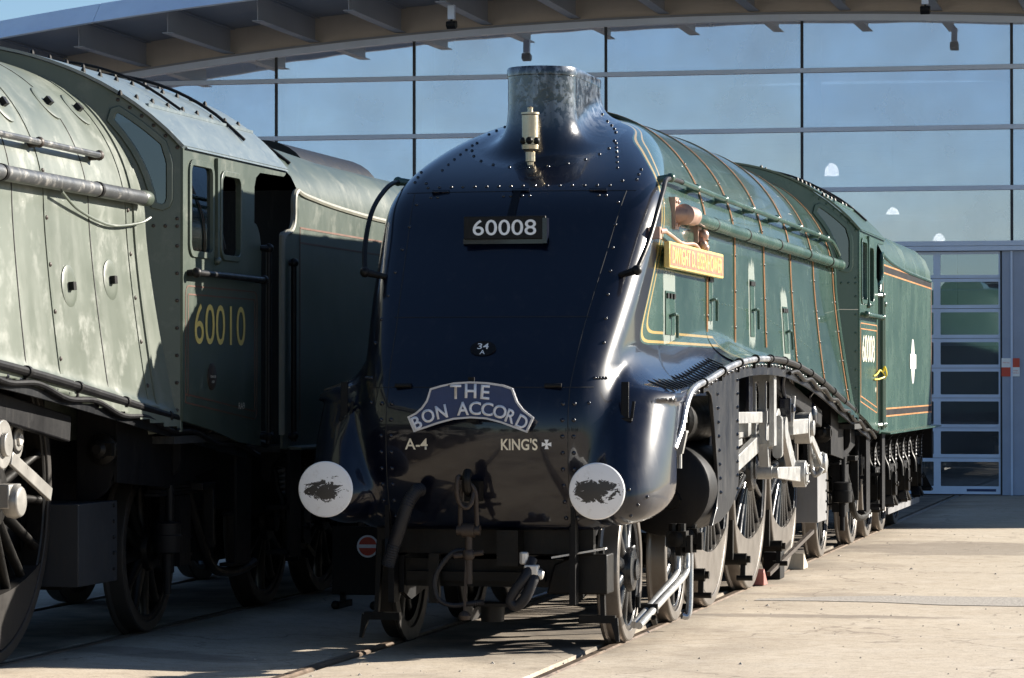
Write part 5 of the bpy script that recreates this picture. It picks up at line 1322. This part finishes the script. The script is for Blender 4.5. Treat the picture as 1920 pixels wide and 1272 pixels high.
# ------------------------------------------------------------------ headboard hung on the nose
def headboard():
    k = .000655
    raw = [(300, 470), (365, 620), (600, 540), (760, 497), (930, 483), (1090, 492), (1240, 530), (1495, 622), (1562, 475), (1460, 398), (1400, 320), (1372, 245), (1352, 190), (1250, 155), (1090, 132), (930, 124), (770, 134), (640, 160), (528, 192), (510, 250), (490, 310), (440, 380), (380, 430)]
    pts = [((x-930)*k, -(y-372)*k) for x, y in raw]
    y0 = -1.205; zc = 1.575
    h = thing('headboard', 'arched dark blue headboard with raised pale letters hung on the black nose', 'headboard', (0, y0, zc))
    fn = lambda u, v, d: (u, -d, v)
    MB().plate(pts, [], fn, -.012, .010).build('board', 'boardblue', h)
    MB().plate(pts, [inset(pts, .012)], fn, -.014, .018).build('rim', 'boardrim', h, bevel=.003)
    def let(c, x, y, hgt, rot, w=None):
        me = text_mesh(c, 1.0, 0., 1., 'CENTER', .018).copy()
        xs = [v.co.x for v in me.vertices]; ys = [v.co.y for v in me.vertices]; s = hgt*k/(max(ys)-min(ys))
        sw = s if w is None else w*k/(max(xs)-min(xs))
        me.transform(Matrix.Diagonal((sw, s, 1, 1)))
        a = math.radians(rot); ux = Vector((math.cos(a), 0, math.sin(a))); uy = Vector((-math.sin(a), 0, math.cos(a)))
        R = Matrix((ux, uy, ux.cross(uy))).transposed().to_4x4(); R.translation = Vector(((x-930)*k, -.0105, -(y-372)*k))
        me.transform(R); me.materials.clear(); me.materials.append(M['boardletter'])
        o = link('letter', me, h); sl = o.modifiers.new('thick', 'SOLIDIFY'); sl.thickness = .008; sl.offset = 1
    for c, x, y, r, w in (('T', 785, 225, 0, 110), ('H', 935, 217, -1, 115), ('E', 1080, 228, -4, 88)): let(c, x, y, 140, r, w)
    for c, x, y, r, w in (('B', 393, 527, 26, 88), ('O', 508, 460, 18, 128), ('N', 643, 420, 12, 110), ('A', 858, 388, 2, 118), ('C', 978, 385, -1, 118), ('C', 1100, 394, -5, 118), ('O', 1226, 418, -11, 135), ('R', 1335, 462, -20, 92), ('D', 1447, 518, -27, 105)): let(c, x, y, 132, r, w)
    MB().box(-.03, .03, .005, .10, -.10, -.02).box(-.02, .02, .012, .03, -.02, .19).build('hanger', 'frame', h)
headboard()

# ------------------------------------------------------------------ small things
def scotch():
    # red wheel scotch with its pole, leaning from the middle driving wheel
    t = thing('wheel_scotch', 'red wheel scotch with long rusty pole wedged behind the middle driving wheel', 'wheel chock', (.78, 6.25, 0))
    MB().plate([(0, 0), (.26, 0), (.20, .035), (.04, .14), (.0, .11)], [], lambda u, v, d: (d, u-.02, v), -.03, .09).build('wedge', 'redpole', t, bevel=.006)
    MB().bar((.09, .28, .08), (.22, 2.35, .36), .035, .035).build('pole', 'rust', t)
    b = MB().box(-.10, .05, 0, .30, 0, .24).build('timber_block', 'frame', None, bevel=.008); b.location = (.84, 7.15, -.004)
    tag(b, 'dark squared timber block in front of the rear driving wheel', 'timber block')
    w = MB().plate([(0, 0), (.34, 0), (.32, .03), (.03, .15)], [], lambda u, v, d: (d, u, v), -.06, .10).build('timber_wedge', 'wood', None, bevel=.006); w.location = (.80, 8.75, -.004)
    tag(w, 'pale timber wedge on the rail behind the rear driving wheel', 'wedge')
scotch()
def warning_sign():
    s = thing('warning_sign', 'red and white chequered warning sign on grey wall beside the door', 'sign', (1.56, 29.335, 1.974))
    w, h = .1385, .14
    MB().box(-w, w, -.004, .01, -h, h).build('sign_panel', 'white', s)
    MB().box(.001, w, -.007, -.0041, .001, h).build('red_square', 'signred', s); MB().box(-w, -.001, -.007, -.0041, -h, -.001).build('red_square', 'signred', s)
    lettering('Warning', .10, .024, 'signred', s, (-w/2, -.0042, h/2), (1, 0, 0), (0, 0, 1), .001)
    lettering('Limited', .09, .02, 'signred', s, (w/2, -.0042, -h/2+.02), (1, 0, 0), (0, 0, 1), .001)
    lettering('Clearance', .11, .02, 'signred', s, (w/2, -.0042, -h/2-.015), (1, 0, 0), (0, 0, 1), .001)
warning_sign()
def stop_board():
    s = thing('stop_board', 'dark portable board with red and white disc standing between the two engines', 'sign', (-1.70, 2.5, .02))
    MB().box(-.22, .24, -.02, .02, .10, .62).build('board', 'plateblack', s)
    c = lambda r, n=32: [(.06+r*math.cos(2*math.pi*i/n), .47+r*math.sin(2*math.pi*i/n)) for i in range(n)]
    MB().plate(c(.085), [], lambda u, v, d: (u, -.02-d, v), 0, .006).build('white_ring', 'white', s)
    MB().plate(c(.070), [], lambda u, v, d: (u, -.026-d, v), 0, .004).build('red_disc', 'signred', s)
    MB().box(-.008, .128, -.036, -.0302, .458, .484).build('white_bar', 'white', s)
    for x in (-.14, .16): MB().bar((x, -.2, .03), (x, .2, .03), .04, .05).box(x-.02, x+.02, -.02, .02, .03, .12).ball((x, -.22, .035), .035).build('foot', 'plateblack', s)
stop_board()
def floodlight(x, y, z, lab):
    s = thing('floodlight', lab, 'floodlight', (x, y, z), 'lamps under the roof')
    MB().box(-.05, .05, -.05, .05, -.02, .20).build('box', 'bframe', s)
    MB().plate([(-.09, -.06), (.08, -.03), (.11, -.13), (-.02, -.17), (-.10, -.12)], [], lambda u, v, d: (d, u, v), -.07, .07).build('lamp_head', 'plateblack', s, bevel=.01)
    MB().bar((0, 0, .0), (0, 0, -.08), .03, .03, (0, 1, 0)).build('arm', 'plateblack', s)
arch_ = lambda x: 7.405-((x+2.7)**2)/(2*(71 if x < -2.7 else 82))
for i, lab in ((8, 'small floodlight bracketed under the rafter left of the engine chimney'), (13, 'small floodlight bracketed under the rafter above the green cab')):
    x = -18.15+i*1.43; floodlight(x+.05, 29.4-2.75, arch_(x)+.16-.19, lab)
for n_, (x, y, z, lab) in enumerate(((-1.62, 33, 5.30, 'lit dome lamp hanging highest behind the upper glass panes'), (-.62, 33.2, 4.56, 'lit dome lamp hanging behind the glass above the green tender'), (.16, 33.1, 4.13, 'small lit dome lamp just above the door header'), (.05, 38.5, 2.85, 'lit dome lamp seen through the door panes'))):
    p = thing('pendant_lamp', lab, 'lamp', (x, y, z), 'pendant lamps in the hall')
    k = 1.0 if n_ < 2 else .85
    MB().lathe([(-.10*k, .125*k), (-.09*k, .122*k), (0, .112*k), (.06*k, .085*k), (.10*k, .04*k), (.11*k, .01)], (0, 0, 0), (0, 0, 1), 24).build('shade', 'lamp', p)
    MB().cyl((0, 0, .10*k), (0, 0, 6.0-z), .008, n=6).build('cable', 'plateblack', p)

# far belt of trees behind the viewer: only its reflection shows in the gloss paint and the door panes
def treeline():
    rng = np.random.default_rng(11); m, n, l, b = nt('autumn_foliage')
    nz = noise(n, l, coords(n, l), .8, 4, .6); l.new(ramp(n, l, nz, [(.3, (.018, .020, .010)), (.55, (.04, .036, .016)), (.8, (.09, .065, .022))]), b.inputs["Base Color"]); b.inputs["Roughness"].default_value = .7
    mb = MB(); V = []; F = []
    for i in range(26):
        cx = -90+i*7.2+rng.uniform(-2, 2); cy = -98+rng.uniform(-8, 6); H = rng.uniform(5, 8.2); R = H*rng.uniform(.26, .36)
        MB.cyl(mb, (cx, cy, 0), (cx+.2, cy, H*.8), .22, .06, 6)
        for k in range(420):
            u = rng.normal(size=3); u /= np.linalg.norm(u); q = rng.uniform(.35, 1)**.5
            lump = 1+.35*math.sin(3*u[0]+i)*math.cos(4*u[2]+2*i)
            p = np.array([cx, cy, H*.62])+u*np.array([R, R, H*.38])*q*lump
            a = rng.normal(size=3); a /= np.linalg.norm(a); c = np.cross(a, rng.normal(size=3)); c /= np.linalg.norm(c); s = rng.uniform(.25, .6)
            o = len(V); V += [p-a*s, p+c*s*.7, p+a*s, p-c*s*.7]; F.append((o, o+1, o+2, o+3))
    mb.add(V, F)
    o = mb.build('tree_belt', m, None, smooth=0); o["kind"] = "stuff"; tag(o, 'distant belt of trees mirrored in the glossy chimney', 'trees')
treeline()

# loose grit and scraps on the apron
def grit():
    rng = np.random.default_rng(5); mb = MB()
    for i in range(420):
        x = rng.uniform(.95, 5.2) if i % 4 else rng.uniform(-2.3, .9); y = rng.uniform(-4.5, 18) if i % 4 else rng.uniform(-3.5, -1.4)
        r = rng.uniform(.004, .013) if i % 9 else rng.uniform(.012, .022); z = -.006 if x > -1.3 else .0
        a = rng.uniform(0, 6.28); vs = []
        for k in range(5): t = a+k*1.2566; vs.append((x+r*rng.uniform(.7, 1.3)*math.cos(t), y+r*rng.uniform(.7, 1.3)*math.sin(t), z-.002))
        vs.append((x, y, z+r*rng.uniform(.3, .9))); mb.add(vs, [(k, (k+1) % 5, 5) for k in range(5)])
    o = mb.build('grit', 'gravel', None, smooth=0); o["kind"] = "stuff"; tag(o, 'loose grit scattered over the concrete apron', 'grit')
grit()
